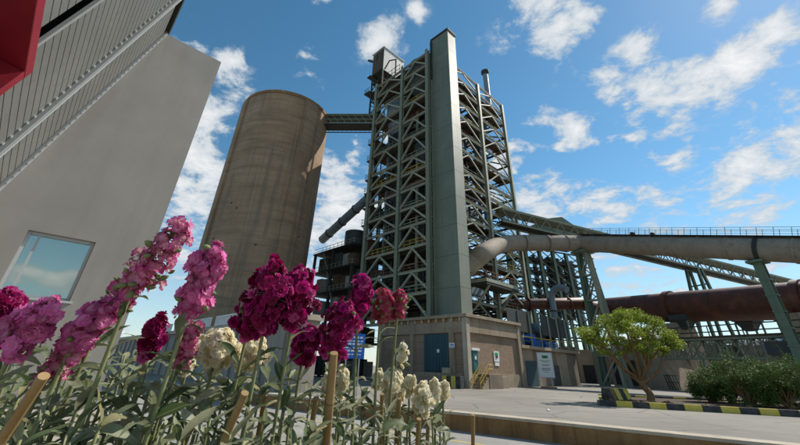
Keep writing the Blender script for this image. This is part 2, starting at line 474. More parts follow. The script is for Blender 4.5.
def bay(P, Q, zs, mat, out, topz, bw=.34, bh=.46, dg=.3):
    """beams with an inverted V brace below each, between two columns"""
    for i, z in enumerate(zs):
        a, b = P + Z * z, Q + Z * z
        d = (b - a).normalized()
        MB().ibar(a + d * .32, b - d * .32, bw, bh, Z).build('beam', mat, tower)
        if i > 0:
            lo = zs[i - 1]; mid = (a + b) / 2 - Z * (bh * .5)
            for e, sg in ((P, 1), (Q, -1)):
                MB().ibar(mid, e + Z * (lo + .45) + d * sg * .4, dg, dg, out).build('brace', mat, tower)
for a, b in zip(UC, UC[1:]):
    bay(T(a, 0), T(b, 0), LEV[2:], 'pale_steel', DR, TOPL, .3, .42, .27)
for a, b in zip(VC, VC[1:]):
    bay(T(0, a), T(0, b), LEV[2:], 'pale_steel' if a else 'green_steel', DL, TOPR, .3, .42, .24)
for i, z in enumerate(LEV[3:-1]):
    for a, b in zip(UC, UC[1:]):
        MB().bar(T(a + .3, 6.2, z), T(b - .3, 6.2, z), .26, .36).build('beam', 'dark_steel' if i % 3 else 'green_steel', tower)
        MB().bar(T((a + b) / 2, 6.2, LEV[i + 4] - .2), T(a + .4, 6.2, z + .3), .2, .2, DR).build('brace', 'green_steel', tower)
        MB().bar(T((a + b) / 2, 6.2, LEV[i + 4] - .2), T(b - .4, 6.2, z + .3), .2, .2, DR).build('brace', 'green_steel', tower)
    fr_ = MB()
    for h in (.6, 1.15): fr_.bar(T(.4, .42, z + .2 + h), T(14.6, .42, z + .2 + h), .07, .07); fr_.bar(T(.42, 4.4, z + .2 + h), T(.42, 27.4, z + .2 + h), .07, .07)
    for k in range(12): fr_.bar(T(.5 + k * 1.28, .42, z + .2), T(.5 + k * 1.28, .42, z + 1.37), .06, .06)
    for k in range(17): fr_.bar(T(.42, 4.6 + k * 1.42, z + .2), T(.42, 4.6 + k * 1.42, z + 1.37), .06, .06)
    fr_.build('face_rail', ('green_steel', 'rail_rust', 'yellow_rail', 'pale_steel')[i % 4], tower)
# far sides, seen through the frame
for i, z in enumerate(LEV[3:]):
    for a, b in zip(VC, VC[1:]):
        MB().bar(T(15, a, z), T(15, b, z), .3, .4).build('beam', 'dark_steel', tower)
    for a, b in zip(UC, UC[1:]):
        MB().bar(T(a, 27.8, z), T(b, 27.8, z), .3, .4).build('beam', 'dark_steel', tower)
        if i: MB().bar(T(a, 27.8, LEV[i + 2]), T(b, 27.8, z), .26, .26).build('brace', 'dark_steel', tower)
    if i % 2 == 0 and i:
        for a, b in zip(VC, VC[1:]):
            MB().bar(T(15, a, LEV[i + 1]), T(15, b, z), .28, .28).build('brace', 'dark_steel', tower)
for a, b in zip(VC[1:], VC[2:]):
    MB().ibar(T(0, a, TOPR), T(0, b, TOPR), .3, .5).build('top_beam', 'pale_steel', tower)
    MB().bar(T(0, a, 57.), T(0, (a + b) / 2, TOPR - .2), .22, .22).build('brace', 'pale_steel', tower)
    MB().bar(T(0, b, 57.), T(0, (a + b) / 2, TOPR - .2), .22, .22).build('brace', 'pale_steel', tower)
# floors every second level, with an opening left for the vessels, joists under them
for i in range(3, 17, 1):
    z = LEV[i] - .26
    if i % 2 == 1 or i > 14:
        fl = MB()
        fl.box(T(.45, .45, z), DL * 14.2, DR * 5., Z * .12)
        fl.box(T(.45, 5.45, z), DL * 2.1, DR * 22., Z * .12)
        fl.box(T(9.6, 5.45, z), DL * 5.05, DR * 22., Z * .12)
        f = fl.build('floor_plate', 'rusty_floor', tower)
        js = MB()
        for k in range(9): js.box(T(.5, .9 + k * 3.1, z - .34), DL * 13.8, DR * .14, Z * .33)
        js.build('floor_joists', 'dark_steel', f, kind='stuff')
        # guard rails along the two open sides
        rl = MB()
        for (p, q, n) in ((T(.5, .5, z), T(14.5, .5, z), 10), (T(.5, .5, z), T(.5, 27.2, z), 18)):
            for h in (.55, 1.1): rl.bar(p + Z * h, q + Z * h, .06, .06)
            for k in range(n + 1): rl.bar(p.lerp(q, k / n), p.lerp(q, k / n) + Z * 1.12, .06, .06)
        rl.build('guard_rail', 'rail_rust' if i in (5, 7, 3) else 'yellow_rail' if i in (11,) else 'dark_steel', f)
# bins, cable trays and steel plate work deep inside the frame (each a box of its own)
random.seed(21)
for i in range(3, 16):
    for k in range(4):
        u, v = U(3., 12), U(2, 25); z = LEV[i]
        s = (U(.8, 2.2), U(1., 3.), U(1., min(2.9, LEV[i + 1] - z - .6)))
        if u > 3 and u < 10 and 6 < v < 26: u = U(10.2, 12.3)
        MB().box(T(u, v, z - .05), DL * s[0], DR * s[1], Z * s[2]).build('cabinet', random.choice(['vessel_dark', 'dark_steel', 'rusty_floor', 'vessel_dark']), tower)
for i in range(3, 15, 2):                          # dark sheeting added on the far side to darken the inside
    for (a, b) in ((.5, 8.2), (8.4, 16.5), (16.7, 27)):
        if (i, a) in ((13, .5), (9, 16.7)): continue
        MB().box(T(14.8, a, LEV[i]), DL * .08, DR * (b - a), Z * (LEV[i + 1] - LEV[i] + U(-.4, 1.2))).build('shade_sheet', random.choice(['vessel_dark', 'dark_steel', 'rusty_floor']), tower)
for i in range(3, 16):                             # dark sheets added inside to stand in for the interior shade
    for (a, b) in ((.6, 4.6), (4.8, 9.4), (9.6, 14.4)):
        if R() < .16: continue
        MB().box(T(a, 7.4 + U(-.6, .6), LEV[i] + .1), DL * (b - a), DR * .08, Z * (LEV[min(i + 1, 16)] - LEV[i] - U(.1, .9))).build('shade_sheet', random.choice(['vessel_dark', 'dark_steel', 'rusty_floor']), tower)
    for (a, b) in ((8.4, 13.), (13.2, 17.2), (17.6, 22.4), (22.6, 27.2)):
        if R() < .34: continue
        MB().box(T(8.6 + U(-.6, .6), a, LEV[i] + .1), DL * .08, DR * (b - a), Z * (LEV[min(i + 1, 16)] - LEV[i] - U(.2, 1.2))).build('shade_sheet', random.choice(['vessel_dark', 'dark_steel', 'rusty_floor', 'vessel']), tower)
for i in range(3, 16):                             # pipe runs and cable trays along the faces
    for k in range(3):
        v = U(1.2, 4.5); z = LEV[i] + U(.8, 2.6); a = U(.6, 6); b = a + U(3, 8)
        MB().tube([T(a, v, z), T(min(b, 14.3), v, z)], U(.08, .22), 8).build('pipe_run', random.choice(['pale_steel', 'vessel', 'rail_rust', 'vessel_dark']), tower, smooth=.8)
        u = U(.9, 2.2); a = U(8, 20); z = LEV[i] + U(.6, 2.6)
        MB().tube([T(u, a, z), T(u, min(a + U(3, 8), 27), z)], U(.08, .22), 8).build('pipe_run', random.choice(['pale_steel', 'vessel', 'rail_rust', 'vessel_dark']), tower, smooth=.8)
random.seed(5)
for k in range(26):                                # pipes up through the floors
    u, v = random.choice([(U(1, 2), U(1, 26)), (U(10.5, 13.5), U(1, 24)), (U(2, 12), U(1, 4.5))]); z0 = random.choice(LEV[2:8]); z1 = random.choice(LEV[9:16])
    MB().tube([T(u, v, z0), T(u, v, z1), T(u + U(-1, 1), v + U(.5, 2), z1 + 1.6)], U(.12, .32), 10).build('riser_pipe', random.choice(['vessel', 'vessel_dark', 'dark_steel', 'pale_steel']), tower, smooth=.8)
for i in range(3, 15, 2):                          # stairs zigzagging between floors along the left side
    z = LEV[i]; z2 = LEV[min(i + 2, 16)]
    st = MB()
    st.bar(T(13.9, 1.2, z), T(9.4, 1.2, (z + z2) / 2), .08, .3); st.bar(T(13.9, 2.0, z), T(9.4, 2.0, (z + z2) / 2), .08, .3)
    for k in range(14): st.box(T(13.9 - 4.5 * k / 14, 1.2, z + (z2 - z) / 2 * k / 14), DL * -.3, DR * .8, Z * .05)
    st.build('stair_flight', 'dark_steel', tower)
# outer stair tower on the left flank with little landings
for i in range(3, 16):
    z = LEV[i]
    b = MB(); b.box(T(15.35, .2, z - .15), DL * 1.5, DR * 2., Z * .15)
    for h in (.55, 1.1): b.bar(T(16.8, .2, z + h), T(16.8, 2.2, z + h), .06, .06); b.bar(T(15.4, .22, z + h), T(16.8, .22, z + h), .06, .06)
    b.bar(T(15.3, .4, z - 1.4), T(16.8, .4, z - .15), .1, .1); b.bar(T(16.8, .25, z - .15), T(16.8, .25, z + 1.1), .06, .06)
    b.build('landing', 'dark_steel', tower)
col_at(15.6, 1.6, 57., DR, .5, .5, 'dark_steel')
# sheeted rear wing, added out of view to shade the silo and darken the frame
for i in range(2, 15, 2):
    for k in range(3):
        MB().box(T(22.2, 12.2 + k * 5., LEV[i]), DL * .1, DR * 4.95, Z * (LEV[i + 2] - LEV[i] - .05)).build('shade_sheet', random.choice(['vessel_dark', 'dark_steel', 'rusty_floor']), tower)
    MB().box(T(15.2, 12.15, LEV[i]), DL * 7., DR * .1, Z * (LEV[i + 2] - LEV[i] - .05)).build('shade_sheet', 'dark_steel', tower)
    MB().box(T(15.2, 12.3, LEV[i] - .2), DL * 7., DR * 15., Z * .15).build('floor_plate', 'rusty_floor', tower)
for v in (12.2, 27.2): col_at(22.2, v, 56.6, DR)
# rooftop house with pale sheet cladding
ph = MB().box(T(14.1, .5, 62.2), DL * 3.8, DR * 6.6, Z * 6.6).build('roof_house', 'dark_steel', tower)
for k in range(11):
    MB().box(T(14.02, .52 + k * .6, 62.), DL * .07, DR * .58, Z * 7.).build('cladding_sheet', 'white_clad', ph)
for k in range(6):
    MB().box(T(14.15 + k * .63, .42, 62.4), DL * .6, DR * .07, Z * (6.2 if k != 3 else 4.)).build('cladding_sheet', 'rusty_floor' if k % 3 else 'vessel_dark', ph)
MB().box(T(13.8, .2, 69.), DL * 4.4, DR * 7.1, Z * .18).build('roof_sheet', 'white_clad', ph)
MB().bar(T(18., 1., 67.2), T(20.6, 1., 69.6), .45, .5).build('jib_arm', 'dark_steel', ph)
for (u, v) in ((14.2, .6), (17.8, .6), (14.2, 7.), (17.8, 7.)): MB().bar(T(u, v, 50.), T(u, v, 62.2), .3, .3, DR).build('column', 'dark_steel', tower)
b = MB()
for z in (57., 59.6): b.box(T(14.2, .6, z), DL * 3.7, DR * 6.4, Z * .16)
for z in (50.2, 53.6, 57.2): b.bar(T(14.2, .5, z), T(17.8, .5, z + 3.2), .16, .16); b.bar(T(17.8, .5, z), T(14.2, .5, z + 3.2), .16, .16)
b.box(T(17.6, -.2, 57.), DL * 1.9, DR * 3., Z * .2); b.box(T(17.6, -.2, 61.8), DL * 1.3, DR * 3., Z * .2)
for h in (.6, 1.15): b.bar(T(19.4, -.2, 57. + h), T(19.4, 2.8, 57. + h), .07, .07); b.bar(T(17.6, -.18, 57. + h), T(19.4, -.18, 57. + h), .07, .07)
b.build('hoist_platform', 'dark_steel', tower)
hp = MB()
for z in (58.4, 59.6):
    hp.bar(T(13.6, .5, z), T(8.4, .5, z), .09, .09)
for u in (13.6, 12.2, 10.8, 9.6, 8.4): hp.bar(T(u, .5, 57.2), T(u, .5, 59.6), .09, .09)
hp.tube([T(13.8, .8, 62.), T(12.2, .8, 63.6), T(10., .8, 62.4), T(10., .8, 57.3)], .16, 8)
hp.build('roof_pipe_rail', 'dark_steel', tower, smooth=.7)

pp = onp(486.5, 277.5, T(-3.2, 0), DL); pu_, pv_, pz_ = uvz(pp)
pf = MB().box(T(-3.2, pv_, pz_ - .5), DL * 3.1, DR * 9.5, Z * .5).build('platform', 'pale_steel', tower)
MB().box(T(-3.15, pv_ + .05, pz_ - .9), DL * 3.0, DR * 9.4, Z * .39).build('under_frame', 'dark_steel', pf)
r = MB()
for h in (.55, 1.1): r.bar(T(-3.15, pv_, pz_ + h), T(-3.15, pv_ + 9.4, pz_ + h), .06, .06); r.bar(T(-3.15, pv_ + .05, pz_ + h), T(0, pv_ + .05, pz_ + h), .06, .06)
for k in range(10): r.bar(T(-3.15, pv_ + k * 1.04, pz_), T(-3.15, pv_ + k * 1.04, pz_ + 1.12), .06, .06)
r.build('guard_rail', 'rail_rust', pf)
MB().bar(T(-.2, pv_ + 1, pz_ - 4.), T(-3., pv_ + 1, pz_ - .9), .25, .25).build('bracket', 'pale_steel', pf); MB().bar(T(-.2, pv_ + 8, pz_ - 4.), T(-3., pv_ + 8, pz_ - .9), .25, .25).build('bracket', 'pale_steel', pf)
# cyclones: barrel, cone, lid; stacked through the tower
def cyclone(u, v, z, r, hb, hc, mat, label):
    t = thing('cyclone_vessel', label, 'vessel', T(u, v, z - hc))
    P = T(u, v)
    MB().tube([P + Z * z, P + Z * (z + hb)], r, 28).build('barrel', mat, t, smooth=.7)
    MB().tube([P + Z * (z - hc), P + Z * (z - hc * .15), P + Z * z], [r * .28, r * .86, r], 28).build('cone', mat, t, smooth=.7)
    MB().tube([P + Z * (z + hb), P + Z * (z + hb + r * .22), P + Z * (z + hb + r * .34)], [r * 1.02, r * .74, r * .3], 28).build('lid', mat, t, smooth=.7)
    bands = MB()
    for k in (.15, .5, .85): bands.tube([P + Z * (z + hb * k - .08), P + Z * (z + hb * k + .08)], r + .06, 28)
    bands.build('stiffening_rings', mat, t, smooth=.7)
    MB().tube([P + Z * (z + hb + .2), P + Z * (z + hb + 1.6), P + DR * 1.4 + Z * (z + hb + 3.), P + DR * 3. + Z * (z + hb + 3.2)], r * .42, 16).build('gas_duct', mat, t, smooth=.9)
cyclone(4.1, 3.4, 52.6, 3.0, 5.2, 5.4, 'vessel_dark', 'dark domed cyclone rising above the topmost beam beside the lift shaft')
cyclone(10.9, 3.4, 46.5, 2.7, 4.2, 4.6, 'vessel', 'dark cyclone vessel high in the left bay of the lattice tower')
cyclone(4.3, 11.6, 50.6, 2.9, 4.6, 5., 'vessel_dark', 'domed cyclone under the roof frame right of the lift shaft')
cyclone(4.4, 22.0, 50.4, 2.7, 4.2, 5., 'vessel_dark', 'domed cyclone near the exhaust stack at the tower top')
cyclone(4.2, 12., 40.2, 2.5, 4.8, 4., 'vessel', 'blue-grey cyclone halfway up the tower right of the lift shaft')
cyclone(4.2, 12., 29.2, 2.4, 5., 4., 'vessel', 'blue-grey cyclone just above the beige duct level')
cyclone(4.4, 22.2, 38.6, 2.2, 3.6, 3.6, 'vessel_dark', 'grey cyclone behind the outer right column of the tower')
cyclone(9.3, 3.6, 27.6, 2.4, 3.6, 3.6, 'vessel_dark', 'dark cyclone low in the left bays behind rusty railings')
cyclone(3.6, 3.6, 36.6, 2.3, 3.4, 3.6, 'vessel_dark', 'dark cyclone midway behind the corner column')
rd = thing('riser_duct', 'tall blue-grey ribbed riser duct inside the tower beside the lift shaft', 'duct', T(2.4, 9.2, 11))
MB().tube([T(2.4, 9.4, 11), T(2.4, 9.4, 46)], 1.35, 20).build('pipe', 'vessel', rd, smooth=.7)
for k in range(11):
    MB().tube([T(2.4, 9.4, 12 + k * 3.2), T(2.4, 9.4, 12.25 + k * 3.2)], 1.5, 20).build('flange', 'vessel_dark', rd, smooth=.7)

# lift shaft in front of the right face: panels with open joints
ls = thing('lift_shaft', 'tall plain grey-green clad lift shaft standing before the lattice tower', 'shaft', T(-2.3, 2.1))
MB().box(T(-4.42, 1.08, 0), DL * 4.1, DR * 2.3, Z * 60.4).build('core', 'dark_steel', ls)
z = 7.0
while z < 60:
    h = min(4.4, 60.45 - z)
    MB().box(T(-4.5, 1., z), DL * 4.25, DR * .07, Z * (h - .035)).build('cladding_panel', 'shaft_shaded', ls)
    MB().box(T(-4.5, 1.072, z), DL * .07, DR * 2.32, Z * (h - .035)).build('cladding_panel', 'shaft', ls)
    z += 4.4
MB().box(T(-4.66, .84, 60.46), DL * 4.55, DR * 2.75, Z * .42).build('roof_cap', 'dark_steel', ls)
MB().box(T(-.5, .6, 50), DL * .3, DR * .3, Z * 10).build('cable_duct', 'dark_steel', ls)
# exhaust stack
es = thing('exhaust_stack', 'slim dark steel exhaust stack with a flared cap on the tower roof', 'chimney', T(4.6, 24.6, 57))
E0 = onp(489, 107, T(4.6, 0), DL); 
e0 = uvz(E0); EB = T(4.6, e0[1], 56.8); 
E1 = onp(486.6, 76, EB, DL)
ORG[es.name] = EB; es.location = EB
MB().tube([EB, EB + Z * (E1.z - EB.z)], .72, 18).build('flue', 'vessel', es, smooth=.7)
MB().tube([EB + Z * (E1.z - EB.z), EB + Z * (E1.z - EB.z + .5), EB + Z * (E1.z - EB.z + 1.3)], [.74, 1.1, 1.1], 18).build('cap', 'dark_steel', es, smooth=.7)

# ================================================================= BROWN CONCRETE AND BRICK BUILDING
BU, BV = -6.87, -1.50
BL, BW, BH = 15.2, 12.2, 7.62       # along DL, along DR, height
def B(a, b, z=0.): return T(BU + a, BV + b, z)
bld = thing('electrical_building', 'flat roofed brown brick building with concrete frame and teal doors', 'building', B(6, 6))
MB().box(B(.3, .3, 1.3), DL * (BL - .6), DR * (BW - .6), Z * (BH - 1.6)).build('brick_wall', 'brick', bld)
MB().box(B(.12, .12), DL * (BL - .24), DR * (BW - .24), Z * 1.42).build('plinth', 'concrete', bld)
MB().box(B(-.28, -.28, BH - .36), DL * (BL + .56), DR * (BW + .56), Z * .36).build('roof_slab', 'concrete', bld, bevel=.03)
MB().box(B(.02, .62, 5.62), DL * .3, DR * (BW - 1.2), Z * 1.2).build('ring_beam', 'concrete', bld, bevel=.02)
MB().box(B(.62, .02, 5.62), DL * (BL - 1.2), DR * .3, Z * 1.2).build('ring_beam', 'concrete', bld, bevel=.02)
MB().box(B(.1, .1, 6.82), DL * (BL - .2), DR * .22, Z * .42).build('parapet_recess', 'stained_concrete', bld)
MB().box(B(.12, .33, 6.82), DL * .22, DR * (BW - .5), Z * .42).build('parapet_recess', 'concrete', bld)
for (a, b, w, d) in ((-.05, -.05, .66, .66), (1.9, -.03, .75, .4), (4.9 + 3.6, -.03, .6, .4), (-.03, BW - .62, .4, .66), (BL - .6, -.03, .6, .4)):
    MB().box(B(a, b), DL * w, DR * d, Z * 7.24).build('column', 'coping' if a < 0 and b < 0 else 'concrete', bld, bevel=.03)
for k in range(12):
    MB().box(B(.75 + k * 1.22, -.1, 6.83), DL * .22, DR * .2, Z * .42).build('parapet_post', 'coping', bld)
# big teal sliding door, made of boards
sd = MB().box(B(2.75, .18, 1.45), DL * 3.95, DR * .1, Z * 4.1).build('sliding_door', 'teal_door', bld)
for k in range(8):
    MB().box(B(2.78 + k * .49, .1, 1.5), DL * .46, DR * .08, Z * 4.0).build('door_board', 'teal_door', sd)
MB().box(B(4.2, .07, 3.5), DL * .38, DR * .025, Z * .36).build('door_notice', 'white_paint', sd)
# loading dock
MB().box(B(2.3, -.9, 0), DL * 5.2, DR * 1.0, Z * 1.38).build('loading_dock', 'concrete', bld, bevel=.02)
# person door with lintel, landing, steps and yellow rails
pd = MB().box(B(.2, 1.25, 1.55), DL * .1, DR * 1.05, Z * 2.2).build('door', 'teal_bright', bld)
MB().box(B(.17, 1.4, 1.75), DL * .03, DR * .75, Z * .8).build('lower_panel', 'teal_bright', pd)
MB().box(B(.17, 1.4, 2.7), DL * .03, DR * .75, Z * .85).build('upper_panel', 'teal_bright', pd)
MB().box(B(.14, 1.6, 2.85), DL * .03, DR * .3, Z * .35).build('notice', 'white_paint', pd)
MB().box(B(.10, 2.15, 2.6), DL * .06, DR * .06, Z * .2).build('handle', 'frame_alu', pd)
MB().box(B(.08, 1.05, 3.78), DL * .22, DR * 1.5, Z * .26).build('lintel', 'white_paint', bld)
MB().box(B(-1.3, 2.05, 0), DL * 1.4, DR * 2.7, Z * 1.42).build('door_landing', 'dark_concrete', bld, bevel=.02)
MB().box(B(-.9, 4.78, 0), DL * 1.0, DR * 1.9, Z * 1.2).build('plinth_block', 'concrete', bld, bevel=.02)
for k in range(5):
    MB().box(B(-1.25, 2.03 - .34 * (k + 1), 0), DL * 1.25, DR * .335, Z * (1.38 - .27 * (k + 1))).build('step', 'concrete', bld)
for uu in (-1.22, -.12):
    r = MB()
    for h in (.5, .95): r.tube([B(uu, .35, h), B(uu, 2.1, 1.42 + h)], .035, 8)
    for k in range(4):
        b = .35 + k * .58; r.tube([B(uu, b, 1.42 * k / 3), B(uu, b, 1.42 * k / 3 + .98)], .035, 8)
    if uu < -1:
        for h in (.5, .95): r.tube([B(uu, 2.1, 1.42 + h), B(uu, 3.0, 1.42 + h)], .035, 8)
    r.build('stair_rail', 'yellow_rail', bld, smooth=.8)
# signs on the walls
ws = thing('wall_sign', 'small white wall notice with dark pictogram on the sunlit brick face', 'sign', B(.2, 5.9, 3.))
MB().box(B(.22, 5.75, 2.75), DL * .06, DR * 1.15, Z * 1.15).build('board', 'white_paint', ws)
MB().box(B(.19, 6.0, 3.3), DL * .025, DR * .62, Z * .45).build('green_field', 'sign_green', ws)
MB().tube([B(.18, 6.32, 3.28), B(.165, 6.32, 3.28)], .2, 14).build('pictogram', 'sign_dark', ws)
MB().box(B(.22, 5.85, 2.3), DL * .06, DR * .95, Z * .36).build('lower_board', 'white_paint', ws)
ws = thing('wall_sign', 'small violet-white plate on the shaded pier beside the corner column', 'sign', B(2., -.1, 4.))
MB().box(B(1.75, -.08, 4.0), DL * .8, DR * .04, Z * .5).build('board', 'sign_text', ws)
MB().box(B(1.85, -.1, 4.1), DL * .6, DR * .018, Z * .06).build('text_line', 'sign_grey_text', ws)
MB().box(B(1.85, -.1, 4.26), DL * .5, DR * .018, Z * .1).build('text_line', 'sign_blue', ws)
# striped concrete block at the corner
cb = thing('concrete_barrier', 'yellow and black striped concrete block beside the loading dock', 'barrier', B(1.2, -1.2))
for k in range(4):
    MB().box(B(-.1 + k * .62, -1.75, 0), DL * .612, DR * .7, Z * 1.15).build('painted_segment', 'yellow' if k % 2 else 'black_paint', cb, bevel=.02)
gb = thing('concrete_block', 'plain pale concrete block standing on the dock edge', 'block', B(2.6, -.7, 1.38))
MB().box(B(2.32, -.86, 1.384), DL * .8, DR * .75, Z * .55).build('body', 'coping', gb, bevel=.03)

# ================================================================= SILO
SD = 70.4; SAZ = math.radians(-21.2); SC = V((SD * math.sin(SAZ), SD * math.cos(SAZ), 0)); SR, SH = 9., 49.6
silo = thing('storage_silo', 'huge round weathered brown concrete silo linked to the tower by a gallery', 'silo', SC)
rings = []
nseg = 96
rows = [0, 2.5, 6, 12, 18, 24, 30, 36, 42, 47, SH]
m = MB()
for z in rows:
    for j in range(nseg):
        a = 2 * math.pi * j / nseg; m.v.append(SC + V((math.cos(a) * SR, math.sin(a) * SR, z)))
for i in range(len(rows) - 1):
    for j in range(nseg): m.f.append((i * nseg + j, i * nseg + (j + 1) % nseg, (i + 1) * nseg + (j + 1) % nseg, (i + 1) * nseg + j))
m.f.append(tuple((len(rows) - 1) * nseg + j for j in range(nseg)))
m.build('shell', 'silo', silo, smooth=.6)
def arc(a0, a1, r0, r1, z0, z1, n=8):
    m = MB(); P = []
    for k in range(n + 1):
        a = a0 + (a1 - a0) * k / n
        P.append((math.cos(a), math.sin(a)))
    vs = []
    for (c, s_) in P: vs += [SC + V((c * r0, s_ * r0, z0)), SC + V((c * r1, s_ * r1, z0)), SC + V((c * r1, s_ * r1, z1)), SC + V((c * r0, s_ * r0, z1))]
    fs = []
    for k in range(n):
        q = 4 * k; fs += [(q + 1, q + 5, q + 6, q + 2), (q + 2, q + 6, q + 7, q + 3), (q, q + 4, q + 5, q + 1)]
    fs += [(0, 1, 2, 3), (4 * n + 3, 4 * n + 2, 4 * n + 1, 4 * n)]
    return m.add(vs, fs)
face = math.atan2(-SC.y, -SC.x)
for ph in (27, -73, 117, -163):
    c = face + math.radians(ph)
    arc(c - .165, c + .165, SR - .05, SR + .42, 0, SH - .5).build('pilaster', 'silo', silo)
arc(0, 2 * math.pi, SR - .1, SR + .16, SH - .42, SH + .25, 96).build('rim', 'stained_concrete', silo)
for k in range(40):
    a = face + U(-1.3, 1.3); z = U(4, 30)
    if k < 10: MB().tube([SC + V((math.cos(a) * (SR - .1), math.sin(a) * (SR - .1), z)), SC + V((math.cos(a) * (SR + .03), math.sin(a) * (SR + .03), z))], .16, 10).build('vent_hole', 'shadow_gap', silo)
# gallery from silo roof to tower
ga = thing('conveyor_gallery', 'short covered conveyor bridge from the silo roof to the lattice tower', 'gallery', T(15.3, 2.2, 46))
g1 = T(15.2, 2.4, 47.2); dirg = (SC + V((0, 0, 47.2)) - g1); dirg.z = 0; Lg = dirg.length - SR + 1.5; dirg.normalize(); sd_ = V((-dirg.y, dirg.x, 0))
MB().box(g1 - sd_ * 1.3 + Z * -.15, dirg * Lg, sd_ * 2.6, Z * .3).build('deck', 'dark_steel', ga)
MB().box(g1 - sd_ * 1.45 + Z * 2.3, dirg * Lg, sd_ * 2.9, Z * .16).build('roof', 'green_steel', ga)
for s_ in (-1.25, 1.25):
    for z in (.1, 1.1, 2.2): MB().bar(g1 + sd_ * s_ + Z * z, g1 + dirg * Lg + sd_ * s_ + Z * z, .14, .16).build('chord', 'green_steel', ga)
    n = 9
    for k in range(n):
        a, b = Lg * k / n, Lg * (k + 1) / n
        MB().bar(g1 + dirg * a + sd_ * s_ + Z * .1, g1 + dirg * b + sd_ * s_ + Z * 2.2, .1, .1).build('brace', 'green_steel', ga)
MB().box(g1 - sd_ * 1.15 + Z * .2, dirg * Lg, sd_ * .06, Z * 1.2).build('side_sheet', 'rusty_floor', ga)
gp = MB()
for k in range(14): gp.bar(g1 - sd_ * 1.2 + dirg * (Lg * k / 14) - Z * .15, g1 - sd_ * 1.2 + dirg * (Lg * k / 14) - Z * .7, .06, .06)
gp.bar(g1 - sd_ * 1.2 - Z * .65, g1 - sd_ * 1.2 + dirg * Lg - Z * .65, .25, .1)
gp.build('cable_tray', 'dark_steel', ga)

# ================================================================= LOW CONCRETE WALL BUILDING LEFT, WITH RAILINGS
lw = thing('concrete_bunker', 'long grey concrete bunker wall with pilasters before the silo foot', 'building', T(14, -22.6))
LV = -22.6
for k in range(22):
    u = -7. + k * 3.3
    MB().box(T(u, LV, 0), DL * 3.28, DR * 1.1, Z * 4.9).build('wall_panel', 'grey_concrete', lw)
    MB().box(T(u - .2, LV - .22, 0), DL * .4, DR * .24, Z * 4.7).build('pilaster', 'grey_concrete', lw)
MB().box(T(-7.4, LV - .35, 4.9), DL * 73, DR * 1.5, Z * .42).build('top_slab', 'coping', lw)
for k in range(30):
    u = -6.9 + k * 1.5
    if k % 5 == 3: continue
    m = MB()
    for z in (5.38, 6.25): m.bar(T(u, LV - .2, z), T(u + 1.38, LV - .2, z), .12, .14)
    for q in (0, .46, .92, 1.38): m.bar(T(u + q, LV - .2, 5.32), T(u + q, LV - .2, 6.3), .13, .1, DR)
    m.build('railing_frame', 'white_paint', lw)

# ================================================================= DARK PROCESS STRUCTURE BETWEEN SILO AND TOWER
ps = thing('filter_house', 'dark multi level steel process house between the silo and the lattice tower', 'building', T(22, 4))
pu0, pu1, pv0, pv1 = 17.5, 30., -.5, 8.
levs = [0, 5., 9.2, 13.2, 17.2, 21.]
for u in (pu0, (pu0 + pu1) / 2, pu1):
    for v in (pv0, pv1): MB().ibar(T(u, v), T(u, v, 21.2 if u > 20 else 17.2), .4, .45, DR).build('column', 'dark_steel', ps)
for i, z in enumerate(levs[1:]):
    MB().box(T(pu0 - .4, pv0 - .4, z), DL * (pu1 - pu0 + .8), DR * (pv1 - pv0 + .8), Z * .22).build('floor_plate', 'dark_steel', ps)
    r = MB()
    for h in (.5, 1.05): r.bar(T(pu0 - .3, pv0 - .3, z + h), T(pu1 + .3, pv0 - .3, z + h), .07, .07); r.bar(T(pu0 - .3, pv0 - .3, z + h), T(pu0 - .3, pv1, z + h), .07, .07)
    for k in range(9): r.bar(T(pu0 - .3 + k * 1.25, pv0 - .3, z), T(pu0 - .3 + k * 1.25, pv0 - .3, z + 1.07), .07, .07)
    r.build('guard_rail', 'green_steel', ps)
    for k in range(6):
        if i < 5: MB().box(T(pu0 + .3 + k * 2., pv0 + .4 + (k % 2) * .4, levs[i] + .24), DL * 1.8, DR * 6., Z * (2.2 + (k * 7 % 3) * .35)).build('filter_casing', random.choice(['vessel_dark', 'dark_steel', 'grey_concrete', 'rusty_floor']), ps)
for k in range(5):
    MB().bar(T(pu0 + k * 1.9, pv0 - .1, levs[k]), T(pu0 + (k + 1) * 1.9, pv0 - .1, levs[k + 1]), .2, .2).build('brace', 'green_steel', ps)
hpp = MB().tube([T(22.5, 3.5, 21.2), T(22.5, 3.5, 22.8), T(22.5, 3.5, 25.2)], [.6, 2.2, 2.2], 16).build('hopper', 'vessel_dark', ps, smooth=.6)
bt = thing('blue_hopper', 'blue-grey inclined hopper box beside the tower foot', 'hopper', T(17, 1, 15))
m = MB(); c0 = T(16.6, 2., 15.2)
m.add([c0 + DL * a + DR * b + Z * z for (a, b, z) in ((0, 0, 0), (2.4, 0, 0), (2.4, 2.5, 0), (0, 2.5, 0), (.2, 0, 2.8), (3.4, 0, 4.2), (3.4, 2.5, 4.2), (.2, 2.5, 2.8))],
      [(0, 3, 2, 1), (4, 5, 6, 7), (0, 1, 5, 4), (1, 2, 6, 5), (2, 3, 7, 6), (3, 0, 4, 7)])
m.build('body', 'vessel', bt)
for z in (.7, 1.6): MB().box(c0 + DR * -.06 + DL * .1 + Z * z, DL * 2.7, DR * .06, Z * .12).build('stiffener', 'vessel_dark', bt)
idp = thing('inclined_duct', 'thick grey duct slanting up from the filter house to the tower', 'duct', T(20, 2, 18))
P1 = onp(322, 240, T(0, 2.2), DR); P2 = onp(376, 191, T(0, 2.2), DR)
MB().tube([P1, P2], .9, 20).build('pipe', 'vessel', idp, smooth=.7)
